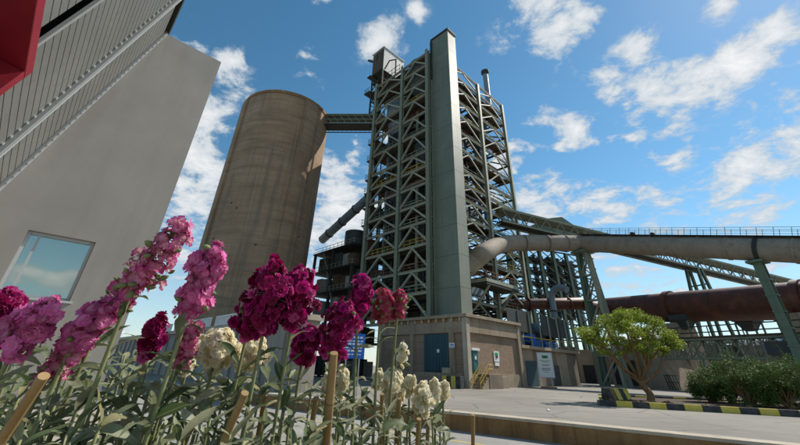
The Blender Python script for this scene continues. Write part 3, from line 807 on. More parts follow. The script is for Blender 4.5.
for k in (.15, .4, .65, .88):
    q = P1.lerp(P2, k); d = (P2 - P1).normalized(); MB().tube([q - d * .1, q + d * .1], 1.04, 20).build('flange', 'dark_steel', idp, smooth=.7)

# ================================================================= BEIGE DUCT TO THE RIGHT, WITH WALKWAY
A0 = onp(464, 270, T(1.2, 0), DL); A1 = onp(484, 253, T(-1.3, 0), DL)
D2 = atF(505, 243.5, 67.5); D3 = atF(580, 243.5, 71); D4 = atF(700, 247, 53.2); D5 = atF(790, 250.5, 45.2)
dax = (D5 - D3).normalized()
D3 = D5 - dax * ((D5 - D3).length)
D6 = D5 + dax * 14
dk = thing('gas_duct', 'long thick beige rust-stained duct running from the tower out above the kiln', 'duct', V((D3.x, D3.y, D3.z - 1.6)))
RD = 1.52
path = [A0, A1.lerp(A0, .35), A1, D2.lerp(D3, .06), D3]
def smoothpath(pts, n=6):
    out = []
    for i in range(len(pts) - 1):
        p0 = pts[max(i - 1, 0)]; p1 = pts[i]; p2 = pts[i + 1]; p3 = pts[min(i + 2, len(pts) - 1)]
        for k in range(n):
            t = k / n
            out.append(.5 * ((2 * p1) + (p2 - p0) * t + (2 * p0 - 5 * p1 + 4 * p2 - p3) * t * t + (3 * p1 - p0 - 3 * p2 + p3) * t ** 3))
    out.append(pts[-1]); return out
MB().tube(smoothpath(path), [RD] * 25, 28).build('elbow', 'duct', dk, smooth=1.)
Ld = (D6 - D3).length; nd = 13
for k in range(nd):
    a = D3 + dax * (Ld * k / nd); b = D3 + dax * (Ld * (k + 1) / nd - .02)
    MB().tube([a, b], RD + (.008 if k % 2 else 0), 32).build('shell_section', 'duct', dk, smooth=.7)
    MB().tube([b - dax * .14, b + dax * .16], RD + .09, 32).build('flange', 'duct', dk, smooth=.7)
for q in (.25, .55, .8):
    p = D2.lerp(D3, q); d = (D3 - D2).normalized(); MB().tube([p - d * .15, p + d * .15], RD + .1, 28).build('flange', 'duct', dk, smooth=.7)
sdx = dax.cross(Z).normalized(); upd = sdx.cross(dax)
if upd.z < 0: upd = -upd
wk = MB().box(D3 + upd * (RD + .12) - sdx * .9, dax * Ld, sdx * 1.8, upd * .08).build('walkway', 'dark_steel', dk)
for s_ in (-.88, .88):
    r = MB(); n = 26
    for h in (.55, 1.08): r.bar(D3 + upd * (RD + .2 + h) + sdx * s_, D3 + dax * Ld + upd * (RD + .2 + h) + sdx * s_, .05, .05)
    for k in range(n + 1): r.bar(D3 + dax * (Ld * k / n) + upd * (RD + .15) + sdx * s_, D3 + dax * (Ld * k / n) + upd * (RD + 1.28) + sdx * s_, .055, .055)
    r.build('walkway_rail', 'pale_steel', wk)
vb = MB(); p = D3.lerp(D5, .335) + upd * (RD + .2); vb.box(p - sdx * .3, dax * .5, sdx * .6, upd * .5); p += dax * 3.3; vb.box(p - sdx * .3, dax * .4, sdx * .6, upd * .45)
vb.build('valve_box', 'dark_steel', wk)

# trestle under the duct
tr = thing('duct_trestle', 'green and pale steel lattice trestle carrying the beige duct near the sign', 'trestle', V((D3.x, D3.y, 0)))
def leg(p, q, w, mat, nm='leg'): return MB().ibar(p, q, w, w * 1.1, sdx, .14).build(nm, mat, tr)
hx = V((dax.x, dax.y, 0)).normalized(); hs_ = V((hx.y, -hx.x, 0))
dT = D3 + dax * .6
baseL = onp(586.5, 386, dT, fw); baseL = gz(586, 385.3); 
topP = dT - upd * (RD + .1)
for s_ in (-.45, .45):
    pb = V((dT.x, dT.y, 0)) + hs_ * s_ * 1.6 - hx * 1.6; pt = topP + hs_ * s_ * .6 - hx * .9
    leg(pb, pt, .62, 'green_column')
    pb2 = V((dT.x, dT.y, 0)) + hs_ * s_ * 1.6 + hx * 2.4; pt2 = topP + hs_ * s_ * .6 + hx * .9
    leg(pb2, pt2, .5, 'pale_steel')
    for k in range(5):
        a = pb.lerp(pt, k / 5); b = pb2.lerp(pt2, (k + 1) / 5); c_ = pb2.lerp(pt2, k / 5)
        MB().bar(a, b, .24, .24).build('brace', 'pale_steel', tr); MB().bar(a, c_, .2, .2).build('strut', 'pale_steel', tr)
MB().box(topP - hx * 1.4 - hs_ * 1.7 - Z * .3, hx * 2.8, hs_ * 3.4, Z * .35).build('saddle', 'green_column', tr)
# second support: a column pair at the right
pl = thing('duct_support', 'tall green steel column standing before the rusty kiln under the duct', 'column', V((D5.x, D5.y, 0)))
dS = D5 - dax * (3.2)
tS = dS - upd * (RD + .05)
MB().ibar(V((tS.x, tS.y, 0)), tS, .95, 1.0, hs_, .12).build('column', 'green_column', pl)
MB().box(tS - hx * .9 - hs_ * 1.2 - Z * .25, hx * 1.8, hs_ * 2.4, Z * .3).build('saddle', 'green_column', pl)
for k in range(7): MB().box(V((tS.x, tS.y, 1.5 + k * 1.9)) - hx * .56 - hs_ * .58, hx * 1.12, hs_ * 1.16, Z * .16).build('batten', 'green_column', pl)
MB().box(V((tS.x, tS.y, 0)) - hx * 1. - hs_ * 1., hx * 2, hs_ * 2, Z * .5).build('footing', 'concrete', pl)
MB().tube([dS + dax * .1, dS + dax * .6], RD + .16, 32).build('saddle_ring', 'dark_steel', pl, smooth=.7)

# ================================================================= ROTARY KILN
K1 = atF(612, 310.5, 75.); K2 = atF(800, 300.5, 50.5); kd = (K2 - K1).normalized(); RK = 2.46
K1 = K1 - kd * 1.5; LK = (K2 - K1).length + 16
kl = thing('rotary_kiln', 'long dark red-brown rusty rotary kiln cylinder on piers', 'kiln', V((K1.x, K1.y, 0)))
nk = 9
for k in range(nk):
    a = K1 + kd * (LK * k / nk); b = K1 + kd * (LK * (k + 1) / nk - .025)
    MB().tube([a, b], RK + (.012 if k % 2 else 0), 40).build('shell_section', 'kiln', kl, smooth=.7)
for q in (.28, .66):
    a = K1 + kd * (LK * q); MB().tube([a, a + kd * .9], RK + .3, 40).build('riding_ring', 'kiln', kl, smooth=.7)
    px_ = V((a.x, a.y, 0)) + kd * .4
    ks = V((kd.y, -kd.x, 0)).normalized(); kx = V((kd.x, kd.y, 0)).normalized()
    MB().add([px_ + kx * x + ks * y + Z * z for (x, y, z) in ((-2.2, -3, 0), (2.2, -3, 0), (2.2, 3, 0), (-2.2, 3, 0), (-1.3, -2.4, K1.z - RK - 1.1), (1.3, -2.4, K1.z - RK - 1.1), (1.3, 2.4, K1.z - RK - 1.1), (-1.3, 2.4, K1.z - RK - 1.1))],
             [(0, 3, 2, 1), (4, 5, 6, 7), (0, 1, 5, 4), (1, 2, 6, 5), (2, 3, 7, 6), (3, 0, 4, 7)]).build('pier', 'concrete', kl)
# inlet: tapering smoke chamber pipe back to the tower
ip = thing('kiln_feed_pipe', 'thinner rust-brown pipe between the kiln inlet and the tower foot', 'pipe', T(-5, 20, 10))
I0 = atF(500, 304.5, 66.5); I1 = atF(580, 303.5, 67.5)
MB().tube([I0, I0.lerp(I1, .5), I1, I1.lerp(K1, .9)], [.75, .95, 1.1, 1.25], 24).build('pipe', 'kiln', ip, smooth=.8)
for k in (.1, .35, .6, .85):
    q = I0.lerp(I1, k); MB().tube([q, q + (I1 - I0).normalized() * .2], 1.2, 24).build('flange', 'kiln', ip, smooth=.7)
bb = thing('pipe_bend', 'blue painted pipe bend over the rust-brown feed pipe', 'pipe', atF(556, 303, 64))
p0 = atF(555, 318, 64.5)
pts = smoothpath([p0, p0 + Z * 3.4, p0 + Z * 4.6 + hx * .7, p0 + Z * 4.9 + hx * 2.2, p0 + Z * 4.3 + hx * 3.6])
MB().tube(pts, .55, 14).build('pipe', MAT['vessel'], bb, smooth=.9)
MB().tube([p0 + Z * 1., p0 + Z * 1.25], .72, 14).build('flange', 'vessel_dark', bb, smooth=.7)
# things under the kiln: hoppers on frames, truss conveyor, pale roofs
for i, (x, y) in enumerate(((684, 322), (748, 323), (792, 322))):
    c0 = atF(x, y, 62 - i * 4)
    hp_ = thing('clinker_hopper', 'dark grey pyramid hopper hanging on a frame below the kiln', 'hopper', c0 - Z * 1, 'hoppers in a row below the kiln')
    m = MB()
    m.add([c0 + kx * x_ + ks * y_ + Z * z_ for (x_, y_, z_) in ((-.6, -.6, -1.2), (.6, -.6, -1.2), (.6, .6, -1.2), (-.6, .6, -1.2), (-1.3, -1.3, .2), (1.3, -1.3, .2), (1.3, 1.3, .2), (-1.3, 1.3, .2))],
          [(0, 3, 2, 1), (4, 5, 6, 7), (0, 1, 5, 4), (1, 2, 6, 5), (2, 3, 7, 6), (3, 0, 4, 7)]); m.build('chute', 'vessel_dark', hp_)
    MB().box(c0 - kx * 1.5 - ks * 1.5 + Z * .2, kx * 3, ks * 3, Z * .9).build('box', 'vessel_dark', hp_)
    for a in (-1.2, 1.2):
        for b in (-1.2, 1.2): MB().bar(V((c0.x, c0.y, 0)) + kx * a + ks * b, c0 + kx * a + ks * b, .2, .2).build('leg', 'green_steel', hp_)
tb = thing('truss_conveyor', 'low horizontal green lattice conveyor bridge running below the kiln', 'conveyor', gz(700, 386))
C1 = atF(634, 349, 61); C2 = atF(800, 349.5, 44); cdn = C2 - C1; zc = (C1.z + C2.z) / 2; C1.z = C2.z = zc; cdn = (C2 - C1).normalized(); C2 = C1 + cdn * ((C2 - C1).length + 14)
cs_ = V((cdn.y, -cdn.x, 0)); Lc = (C2 - C1).length; nb = 17; hh = 1.2
for s_ in (-.9, .9):
    for z_ in (-hh, hh): MB().bar(C1 + cs_ * s_ + Z * z_, C2 + cs_ * s_ + Z * z_, .2, .24).build('chord', 'green_steel', tb)
    for k in range(nb):
        a = C1 + cdn * (Lc * k / nb) + cs_ * s_; b = C1 + cdn * (Lc * (k + 1) / nb) + cs_ * s_
        MB().bar(a - Z * hh, a + Z * hh, .13, .13).build('post', 'green_steel', tb)
        MB().bar(a - Z * hh, b + Z * hh, .12, .12).build('brace', 'green_steel', tb)
        MB().bar(a + Z * hh, b - Z * hh, .12, .12).build('brace', 'green_steel', tb)
MB().box(C1 - cs_ * .8 + Z * (hh + .15), cdn * Lc, cs_ * 1.6, Z * .25).build('belt_deck', 'rusty_floor', tb)
for h in (.9, 1.7): MB().bar(C1 + cs_ * .9 + Z * (hh + h), C2 + cs_ * .9 + Z * (hh + h), .14, .14).build('hand_rail', 'dark_steel', tb)
for k in range(0, nb + 1, 2): MB().bar(C1 + cdn * (Lc * k / nb) + cs_ * .9 + Z * hh, C1 + cdn * (Lc * k / nb) + cs_ * .9 + Z * (hh + 1.7), .1, .1).build('rail_post', 'dark_steel', tb)
for q in (.04, .3, .56, .8):
    p = C1 + cdn * (Lc * q) - Z * hh
    for s_ in (-.9, .9): MB().bar(V((p.x, p.y, 0)) + cs_ * s_ * 1.8, p + cs_ * s_, .26, .26).build('leg', 'green_column', tb)
    MB().box(V((p.x, p.y, 0)) - cdn * .6 - cs_ * 1.9, cdn * 1.2, cs_ * 3.8, Z * .6).build('footing', 'concrete', tb)
mt = thing('transfer_machine', 'green machine housing at the end of the lattice conveyor', 'machine', C1 + cdn * 16)
p = C1 + cdn * (Lc * .58) - Z * .9
MB().box(p - cdn * 1.6 + cs_ * 1.0, cdn * 3.2, cs_ * 1.4, Z * 1.5).build('housing', 'vessel_dark', mt); MB().box(p - cdn * 1.9 + cs_ * 1.1 + Z * .3, cdn * .6, cs_ * 1., Z * .9).build('motor', 'vessel', mt)
for i, (xa, xb, F0, y0) in enumerate(((622, 733, 88, 343.5), (737, 850, 78, 345))):
    a = atF(xa, y0, F0); b = atF(xb, y0, F0 - 8); b.z = a.z; d = (b - a); L = d.length; d.normalize(); s_ = V((-d.y, d.x, 0))
    cl = thing('pale_shed', ('pale roofed clinker shed standing behind the middle of the kiln', 'pale roofed clinker shed behind the green support column')[i], 'shed', V((a.x, a.y, 0)))
    n = 9
    for k in range(n):
        m = MB(); pr = [(-3.2, 0), (-2.8, .8), (-1.6, 1.5), (0, 1.8), (1.6, 1.5), (2.8, .8), (3.2, 0)]
        p = a + d * (L * k / n) + s_ * 3; q = a + d * (L * (k + .96) / n) + s_ * 3
        m.add([p + s_ * x + Z * y for x, y in pr] + [q + s_ * x + Z * y for x, y in pr], [(j, j + 1, j + 8, j + 7) for j in range(6)])
        o = m.build('roof_sheet', 'white_clad', cl, smooth=.9)
        md = o.modifiers.new('solid', 'SOLIDIFY'); md.thickness = .06
    MB().box(V((a.x, a.y, 0)), d * L, s_ * 6, Z * (a.z - .1)).build('wall', 'dark_concrete', cl)
# inclined conveyor gallery from tower down to the right
G0 = onp(499, 217, T(0, 0), DL); G1 = atF(620, 250.5, 82); G2 = atF(790, 287.5, 86)
G1 = G0.lerp(G2, (G1 - G0).length / ((G1 - G0).length + (G2 - G1).length))
gd = (G2 - G0).normalized(); G2 = G2 + gd * 20; gs = gd.cross(Z).normalized(); gu = gs.cross(gd); gu = gu if gu.z > 0 else -gu
Lg2 = (G2 - G0).length
ig = thing('inclined_gallery', 'long inclined lattice conveyor gallery sloping down from the tower behind the duct', 'gallery', G1 - Z * 3)
MB().box(G0 + gu * 1.35 - gs * 1.5, gd * Lg2, gs * 3., gu * .16).build('roof', 'pale_steel', ig)
MB().box(G0 - gu * 1.1 - gs * 1.2, gd * Lg2, gs * 2.4, gu * .14).build('deck', 'dark_steel', ig)
nb = 30
for s_ in (-1.3, 1.3):
    for q in (-1.25, 1.25): MB().bar(G0 + gs * s_ + gu * q, G2 + gs * s_ + gu * q, .26, .26).build('chord', 'pale_steel', ig)
    for k in range(nb):
        a = G0 + gd * (Lg2 * k / nb) + gs * s_; b = G0 + gd * (Lg2 * (k + 1) / nb) + gs * s_; c_ = (a + b) / 2
        MB().bar(a + gu * 1.25, c_ - gu * 1.25, .15, .15).build('brace', 'green_steel', ig); MB().bar(c_ - gu * 1.25, b + gu * 1.25, .15, .15).build('brace', 'green_steel', ig)
for (x, y) in ((692, 268), ):
    k = min(range(200), key=lambda i: abs((lambda q: 400 + FPX * q.dot(cr) / q.dot(fw))(G0 + gd * (Lg2 * i / 200) - CAM) - x))
    p = G0 + gd * (Lg2 * k / 200) - gu * 1.3
    for s_ in (-1, 1):
        for e_ in (-1, 1):
            MB().ibar(V((p.x, p.y, 0)) + gs * s_ * 2.4 + gd * e_ * 2.6, p + gs * s_ * 1.2 + gd * e_ * .5, .5, .5, gs).build('leg', 'green_column', ig)
    for z_ in (.35, .6, .85):
        MB().bar(V((p.x, p.y, p.z * z_)) - gs * 2.2, V((p.x, p.y, p.z * z_)) + gs * 2.2, .25, .25).build('strut', 'green_column', ig)
# second steel structure behind
S0 = atF(517, 300, 96); Sx = V((.93, .36, 0)).normalized(); Sy = V((-.36, .93, 0))
sb = thing('transfer_tower', 'dark green open steel transfer tower with pitched head house behind the trestle', 'tower', V((S0.x, S0.y, 0)))
Sb = V((S0.x, S0.y, 0)); 
ztop = atF(570, 240, 98).z
wS = (onp(603, 300, S0, Sy) - S0).dot(Sx)
cols_ = [wS * k / 6 for k in range(7)]
for d_ in (0, 8):
    for i, x in enumerate(cols_):
        MB().ibar(Sb + Sx * x + Sy * d_, Sb + Sx * (x * .96) + Sy * d_ + Z * ztop, .9, .8, Sy).build('column', 'green_column', sb)
    nl = 10
    for k in range(1, nl + 1):
        z = ztop * k / nl
        MB().bar(Sb + Sy * d_ + Z * z, Sb + Sx * wS * .98 + Sy * d_ + Z * z, .3, .35).build('beam', 'dark_steel', sb)
        for i in range(6):
            a, b = cols_[i], cols_[i + 1]
            if k > 4:
                MB().bar(Sb + Sx * a + Sy * d_ + Z * (z - ztop / nl), Sb + Sx * b + Sy * d_ + Z * z, .22, .22).build('brace', 'dark_steel', sb)
                if d_ == 0: MB().bar(Sb + Sx * b + Sy * d_ + Z * (z - ztop / nl), Sb + Sx * a + Sy * d_ + Z * z, .22, .22).build('brace', 'green_steel', sb)
for k in range(4):
    MB().box(Sb + Sx * (cols_[1] + 1) + Sy * 1.2 + Z * (ztop * (.62 + .1 * k)), Sx * (cols_[5] - cols_[1]), Sy * 5, Z * .2).build('floor_plate', 'dark_steel', sb)
for k in range(7):
    MB().tube([Sb + Sx * (cols_[1] + 2.2 + k * 2.9) + Sy * 3. + Z * ztop * .45, Sb + Sx * (cols_[1] + 2.2 + k * 2.9) + Sy * 3. + Z * ztop * .97], U(.5, 1.), 14).build('spout_pipe', random.choice(['vessel_dark', 'dark_steel', 'vessel']), sb, smooth=.7)
h0 = atF(549, 231, 97); h1 = atF(600, 241, 97); hw = (h1 - h0).dot(Sx)
hb = V((h0.x, h0.y, ztop - .5))
m = MB(); zt = atF(570, 210.5, 97).z - hb.z
m.add([hb, hb + Sx * hw, hb + Sx * hw + Sy * 8, hb + Sy * 8, hb + Z * zt * .8 + Sx * 0, hb + Sx * hw + Z * zt * .5, hb + Sx * hw + Sy * 8 + Z * zt * .5, hb + Sy * 8 + Z * zt * .8, hb + Sx * hw * .42 + Z * zt, hb + Sx * hw * .42 + Sy * 8 + Z * zt],
      [(0, 1, 5, 8, 4), (3, 7, 9, 6, 2), (0, 4, 7, 3), (1, 2, 6, 5), (4, 8, 9, 7), (8, 5, 6, 9), (0, 3, 2, 1)])
m.build('head_house', 'green_column', sb)

# ================================================================= PLINTH SHED BETWEEN BUILDING AND TRESTLE
sh = thing('equipment_bay', 'concrete plinth deck with grey sheet hoods and machinery between building and trestle', 'plant', T(-4, 21))
s0 = 11.3
for k in range(5):
    MB().box(T(-6.2, s0 + .1 + k * 3.7, 0), DL * 6, DR * 3.66, Z * 4.55).build('plinth_panel', ('concrete', 'dark_concrete', 'dark_concrete')[k % 3], sh)
MB().box(T(-6.7, s0, 4.56), DL * 7, DR * 19.2, Z * .42).build('deck_slab', 'concrete', sh, bevel=.03)
MB().box(T(-6.26, s0 + 1.3, .1), DL * .08, DR * 3.2, Z * 3.).build('shutter', 'teal_door', sh)
MB().box(T(-6.26, s0 + 9.3, .1), DL * .08, DR * 2.2, Z * 2.6).build('shutter', 'vessel_dark', sh)
for k in range(7): MB().bar(T(-6.5, s0 + .3 + k * 3.05, 4.98), T(-6.5, s0 + .3 + k * 3.05, 9.6), .22, .22).build('post', 'green_steel', sh)
for h in (.55, 1.1): MB().bar(T(-6.55, s0 + .2, 5. + h), T(-6.55, s0 + 18.9, 5. + h), .07, .07).build('rail', 'yellow_rail' if h > 1 else 'dark_steel', sh)
for k in range(6):
    a = s0 - 2.6 + k * 3.25; m = MB()
    if k == 2: continue
    m.box(T(-6.4, a, 6.6 + .12 * (k % 2)), DL * 3.4 + Z * 1.4, DR * 3.2, (DL * -.38 + Z * .92) * .09)
    m.box(T(-6.45, a, 6.55 + .12 * (k % 2)), DL * .08, DR * 3.2, Z * 2.9)
    m.build('hood_sheet', ('vessel_dark', 'dark_steel', 'vessel_dark')[k % 3], sh)
for k in range(4):
    MB().tube([T(-4.6, s0 + 3.2 + k * 3.4, 5.), T(-4.6, s0 + 3.2 + k * 3.4, 6.8), T(-3.6, s0 + 3.9 + k * 3.4, 8.4)], .8, 14).build('fan_duct', ('vessel', 'vessel_dark')[k % 2], sh, smooth=.8)
bm_ = thing('blower_unit', 'bright blue blower unit on the plinth deck', 'machine', T(-5.4, s0 + 5, 5))
MB().tube([T(-5.9, s0 + 5.2, 5.9), T(-4.6, s0 + 5.2, 5.9)], .8, 18).build('fan_casing', 'sign_blue', bm_, smooth=.7)
MB().box(T(-5.8, s0 + 6.0, 5.1), DL * 1., DR * 1.5, Z * .9).build('motor', 'sign_blue', bm_, bevel=.05)
MB().box(T(-5.9, s0 + 4.4, 4.99), DL * 1.5, DR * 3.3, Z * .12).build('base_frame', 'dark_steel', bm_)
for k in range(4):
    dr_ = thing('drum', 'white and blue drum standing on the plinth deck', 'drum', T(-5.8, s0 + 9.2 + k * 1.1, 5.), 'drums on the plinth deck')
    MB().tube([T(-5.8, s0 + 9.2 + k * 1.1, 4.985), T(-5.8, s0 + 9.2 + k * 1.1, 5.95)], .36, 16).build('body', 'white_paint' if k % 2 else 'sign_blue', dr_, smooth=.7)
    MB().tube([T(-5.8, s0 + 9.2 + k * 1.1, 5.4), T(-5.8, s0 + 9.2 + k * 1.1, 5.46)], .39, 16).build('hoop', 'vessel_dark', dr_, smooth=.7)
# far plinth blocks and pier at the end of the kiln
fb = thing('kiln_plinth', 'sloping pale concrete plinth block with handrail beyond the tree', 'plinth', gz(672, 386))
p = atF(645, 384, 62); p.z = 0; ex = kx
MB().add([p + ex * x + ks * y + Z * z for (x, y, z) in ((-2, -2, 0), (8.5, -2, 0), (8.5, 5, 0), (-2, 5, 0), (-2, -2, 5.4), (6.6, -2, 5.4), (6.6, 5, 5.4), (-2, 5, 5.4))],
         [(0, 3, 2, 1), (4, 5, 6, 7), (0, 1, 5, 4), (1, 2, 6, 5), (2, 3, 7, 6), (3, 0, 4, 7)]).build('block', 'concrete', fb)
MB().box(p + ex * -1.4 - ks * -4.0 + Z * .3 - ks * 0, ex * 4.2, ks * 1.1, Z * 3.6).build('dark_opening', 'shadow_gap', fb)
r = MB()
for k in range(5): r.bar(p + ex * (7.6 + k * .4) + ks * 5.2, p + ex * (7.2 + k * .4) + ks * 5.2 + Z * 2.0, .07, .07)
for h in (1., 1.9): r.bar(p + ex * 7.4 + ks * 5.2 + Z * h, p + ex * 9.2 + ks * 5.2 + Z * h, .07, .07)
r.build('handrail', 'dark_steel', fb)
bw = thing('basement_wall', 'brown concrete basement wall below the kiln inlet beside the trestle', 'wall', gz(610, 386))
w0 = atF(566, 384, 74); w0.z = 0; w1 = atF(700, 384, 70); w1.z = 0; wdd = (w1 - w0).normalized(); wL = (w1 - w0).length
for k in range(8):
    MB().box(w0 + wdd * (wL * k / 8), wdd * (wL / 8 - .03), V((-wdd.y, wdd.x, 0)) * 6., Z * (6.6 - (k % 3) * .5)).build('wall_panel', ('dark_concrete', 'concrete', 'dark_concrete')[k % 3], bw)
    if k % 2: MB().box(w0 + wdd * (wL * k / 8 + .8) + Z * .05 - V((-wdd.y, wdd.x, 0)) * .05, wdd * 2.2, V((-wdd.y, wdd.x, 0)) * .06, Z * 3.2).build('dark_opening', 'shadow_gap', bw)
# green mesh fence panels behind the hedge
gf = thing('green_fence', 'low green painted steel panel fence behind the hedge shrubs', 'fence', gz(725, 386))
for k in range(7):
    p = gz(700, 388) + V((2.05 * k, -1.1 * k, 0)); d = V((2., -1.07, 0))
    m = MB()
    for j in range(9): m.bar(p + d * (j / 9), p + d * (j / 9) + Z * 2.3, .05, .05)
    m.bar(p + Z * 2.3, p + d + Z * 2.3, .07, .07); m.bar(p + Z * .3, p + d + Z * .3, .07, .07)
    m.build('fence_panel', 'teal_bright', gf)
    MB().bar(p, p + Z * 2.45, .1, .1).build('post', 'green_column', gf)

# ================================================================= SIGNS
sp = gz(549, 388.3); F_ = (sp - CAM).dot(fw)
sg = thing('notice_board', 'tall white notice board with green emblem on two posts', 'sign', sp)
rt = V((sp.y, -sp.x, 0)).normalized(); tw = V((-rt.y, rt.x, 0))
zb0, zb1 = onp(549, 378, sp, tw).z, onp(546, 352.5, sp, tw).z
hw_ = (onp(556, 366, sp, tw) - onp(541, 366, sp, tw)).length / 2
MB().box(sp - rt * hw_ + Z * zb0, rt * 2 * hw_, tw * .08, Z * (zb1 - zb0)).build('board', 'white_paint', sg)
fr = MB(); 
for z_ in (zb0, zb1 - .08): fr.box(sp - rt * (hw_ + .04) - tw * .02 + Z * z_, rt * (2 * hw_ + .08), tw * .03, Z * .08)
for x_ in (-hw_ - .04, hw_ - .04): fr.box(sp + rt * x_ - tw * .022 + Z * zb0, rt * .08, tw * .03, Z * (zb1 - zb0))
fr.build('frame', 'frame_alu', sg)
hB = zb1 - zb0
MB().box(sp - rt * hw_ * .35 - tw * .02 + Z * (zb0 + hB * .76), rt * hw_ * .8, tw * .02, Z * hB * .12).build('emblem', 'sign_green', sg)
MB().box(sp - rt * hw_ * .15 - tw * .03 + Z * (zb0 + hB * .79), rt * hw_ * .4, tw * .02, Z * hB * .05).build('emblem_centre', 'sign_dark', sg)
for k, (y_, w_) in enumerate(((.66, .9), (.60, .62), (.50, .75), (.46, .5), (.36, .8), (.32, .66), (.28, .72), (.20, .4))):
    MB().box(sp - rt * hw_ * w_ * .8 - tw * .015 + Z * (zb0 + hB * y_), rt * hw_ * w_ * 1.6, tw * .014, Z * hB * .022).build('text_line', 'sign_green' if k < 2 else 'sign_grey_text', sg)
for x_ in (-hw_ * .55, hw_ * .55): MB().box(sp + rt * (x_ - .06) + tw * .09, rt * .12, tw * .12, Z * (zb1 - .3)).build('post', 'frame_alu', sg)
MB().box(sp - rt * hw_ * 1.05 - tw * .4, rt * hw_ * 2.1, tw * 1., Z * .14).build('base', 'stained_concrete', sg)
bs = thing('road_sign', 'blue road sign with white lettering on two posts behind the flowers', 'sign', atY(354, 346, 30) * 1)
q = atY(354, 346, 30); rt2 = V((q.y, -q.x, 0)).normalized(); rt2 = (rt2 * .95 + V((0, 1, 0)) * .25).normalized(); tw2 = V((-rt2.y, rt2.x, 0)); s1 = 11.2 / FPX * (q - CAM).dot(fw)
bs.location = V((q.x, q.y, 0)); ORG[bs.name] = bs.location.copy()
MB().box(q - rt2 * s1 - Z * s1, rt2 * 2 * s1, tw2 * .05, Z * 2 * s1).build('board', 'sign_blue', bs, bevel=.01)
for k, y_ in enumerate((.62, .34, .08, -.2, -.46, -.72)):
    x_ = -.8
    while x_ < .7:
        w_ = U(.14, .34)
        if x_ + w_ > .85: break
        MB().box(q + rt2 * (s1 * x_) + Z * (s1 * y_) - tw2 * .012, rt2 * s1 * w_, tw2 * .012, Z * s1 * (.15 if k % 2 == 0 else .1)).build('lettering', 'sign_text', bs)
        x_ += w_ + .09
for x_ in (-.6, .6): MB().bar(V((q.x, q.y, 0)) + rt2 * s1 * x_ + tw2 * .1, q + rt2 * s1 * x_ + tw2 * .1 + Z * s1, .07, .07).build('post', 'frame_alu', bs)

# ================================================================= TRAFFIC ISLAND
FL, FR = gz(601, 406.2), gz(800, 417.5)
fdir = (FR - FL).normalized(); fn = V((-fdir.y, fdir.x, 0)); 
if fn.y < 0: fn = -fn
isl = thing('traffic_island', 'planted traffic island edged with yellow and black kerb stones', 'island', FL.lerp(FR, .5))
def kerb(p, d, n, L, start=0):
    nrm = V((-d.y, d.x, 0))
    for k in range(n):
        MB().box(p + d * (k * L) + Z * -.02, d * (L - .015), nrm * (.2 if nrm.y > 0 else -.2), Z * .36).build('kerb_stone', 'yellow' if (k + start) % 2 else 'black_paint', isl, bevel=.02)
kerb(FL, fdir, 22, .95)
bl = V((17.6, 36.2, 0)); bd = (V((30, 33.5, 0)) - bl).normalized()
ld = (bl - FL).normalized()
for k in range(7):
    MB().box(FL + fn * .22 + ld * (k * .98) + Z * -.02, ld * .965, V((ld.y, -ld.x, 0)) * .2, Z * .34).build('kerb_stone', 'yellow' if k % 2 else 'black_paint', isl, bevel=.02)
for k in range(14):
    MB().box(bl + bd * (k * .95) + Z * -.02, bd * .935, V((-bd.y, bd.x, 0)) * .2, Z * .36).build('kerb_stone', 'yellow' if k % 3 == 0 else 'black_paint', isl, bevel=.02)
e = FL + fdir * 20.5
MB().prism([((FL + fn * .2 + fdir * .3).x, (FL + fn * .2 + fdir * .3).y), ((e + fn * .2).x, (e + fn * .2).y), (31.5, 34.), (bl.x + .3, bl.y - .1)], -.05, .22).build('soil', 'soil', isl)
hb_ = gz(610, 400, .22); hb2 = gz(633, 400.5, .22); hd = (hb2 - hb_); hl = hd.length; hd.normalize(); hn = V((-hd.y, hd.x, 0))
bar = thing('striped_barrier', 'tilted yellow and black striped concrete barrier beside the tree', 'barrier', hb_)
for k in range(5):
    p = hb_ + hd * (hl * k / 5); w = hd * (hl / 5 - .01)
    MB().add([p, p + w, p + w + hn * .9, p + hn * .9, p + Z * .72 + hn * .35, p + w + Z * .72 + hn * .35, p + w + Z * .72 + hn * .75, p + Z * .72 + hn * .75],
             [(0, 3, 2, 1), (4, 5, 6, 7), (0, 1, 5, 4), (1, 2, 6, 5), (2, 3, 7, 6), (3, 0, 4, 7)]).build('painted_segment', ('black_paint', 'stained_concrete', 'yellow', 'black_paint', 'yellow')[k], bar, bevel=.02)
random.seed(3)
rk = []
def rockmesh():
    m = MB()
    for k, (z, r) in enumerate(((0, .8), (.45, 1.), (.85, .6))):
        for j in range(6): a = j * math.pi / 3 + k * .4; m.v.append(V((math.cos(a) * r * U(.8, 1.1), math.sin(a) * r * U(.8, 1.1), z * .7)))
    for i in range(2):
        for j in range(6): m.f.append((i * 6 + j, i * 6 + (j + 1) % 6, i * 6 + 6 + (j + 1) % 6, i * 6 + 6 + j))
    m.f.append(tuple(range(12, 18))); return m.mesh('rock', 'stained_concrete')
rms = [rockmesh() for _ in range(3)]
for k in range(34):
    a, b = U(.04, .5), U(.6, 3.6); p = FL + fdir * (20 * a) + fn * b
    s = U(.07, .2)
    o = inst('rock', rms[k % 3], None, Matrix.Translation(V((p.x, p.y, .215))) @ Matrix.Rotation(U(0, 6), 4, 'Z') @ Matrix.Diagonal((s, s, s, 1)))
    props(o, 'brown rock lying on the soil around the tree', 'rock', 'rocks on the traffic island')

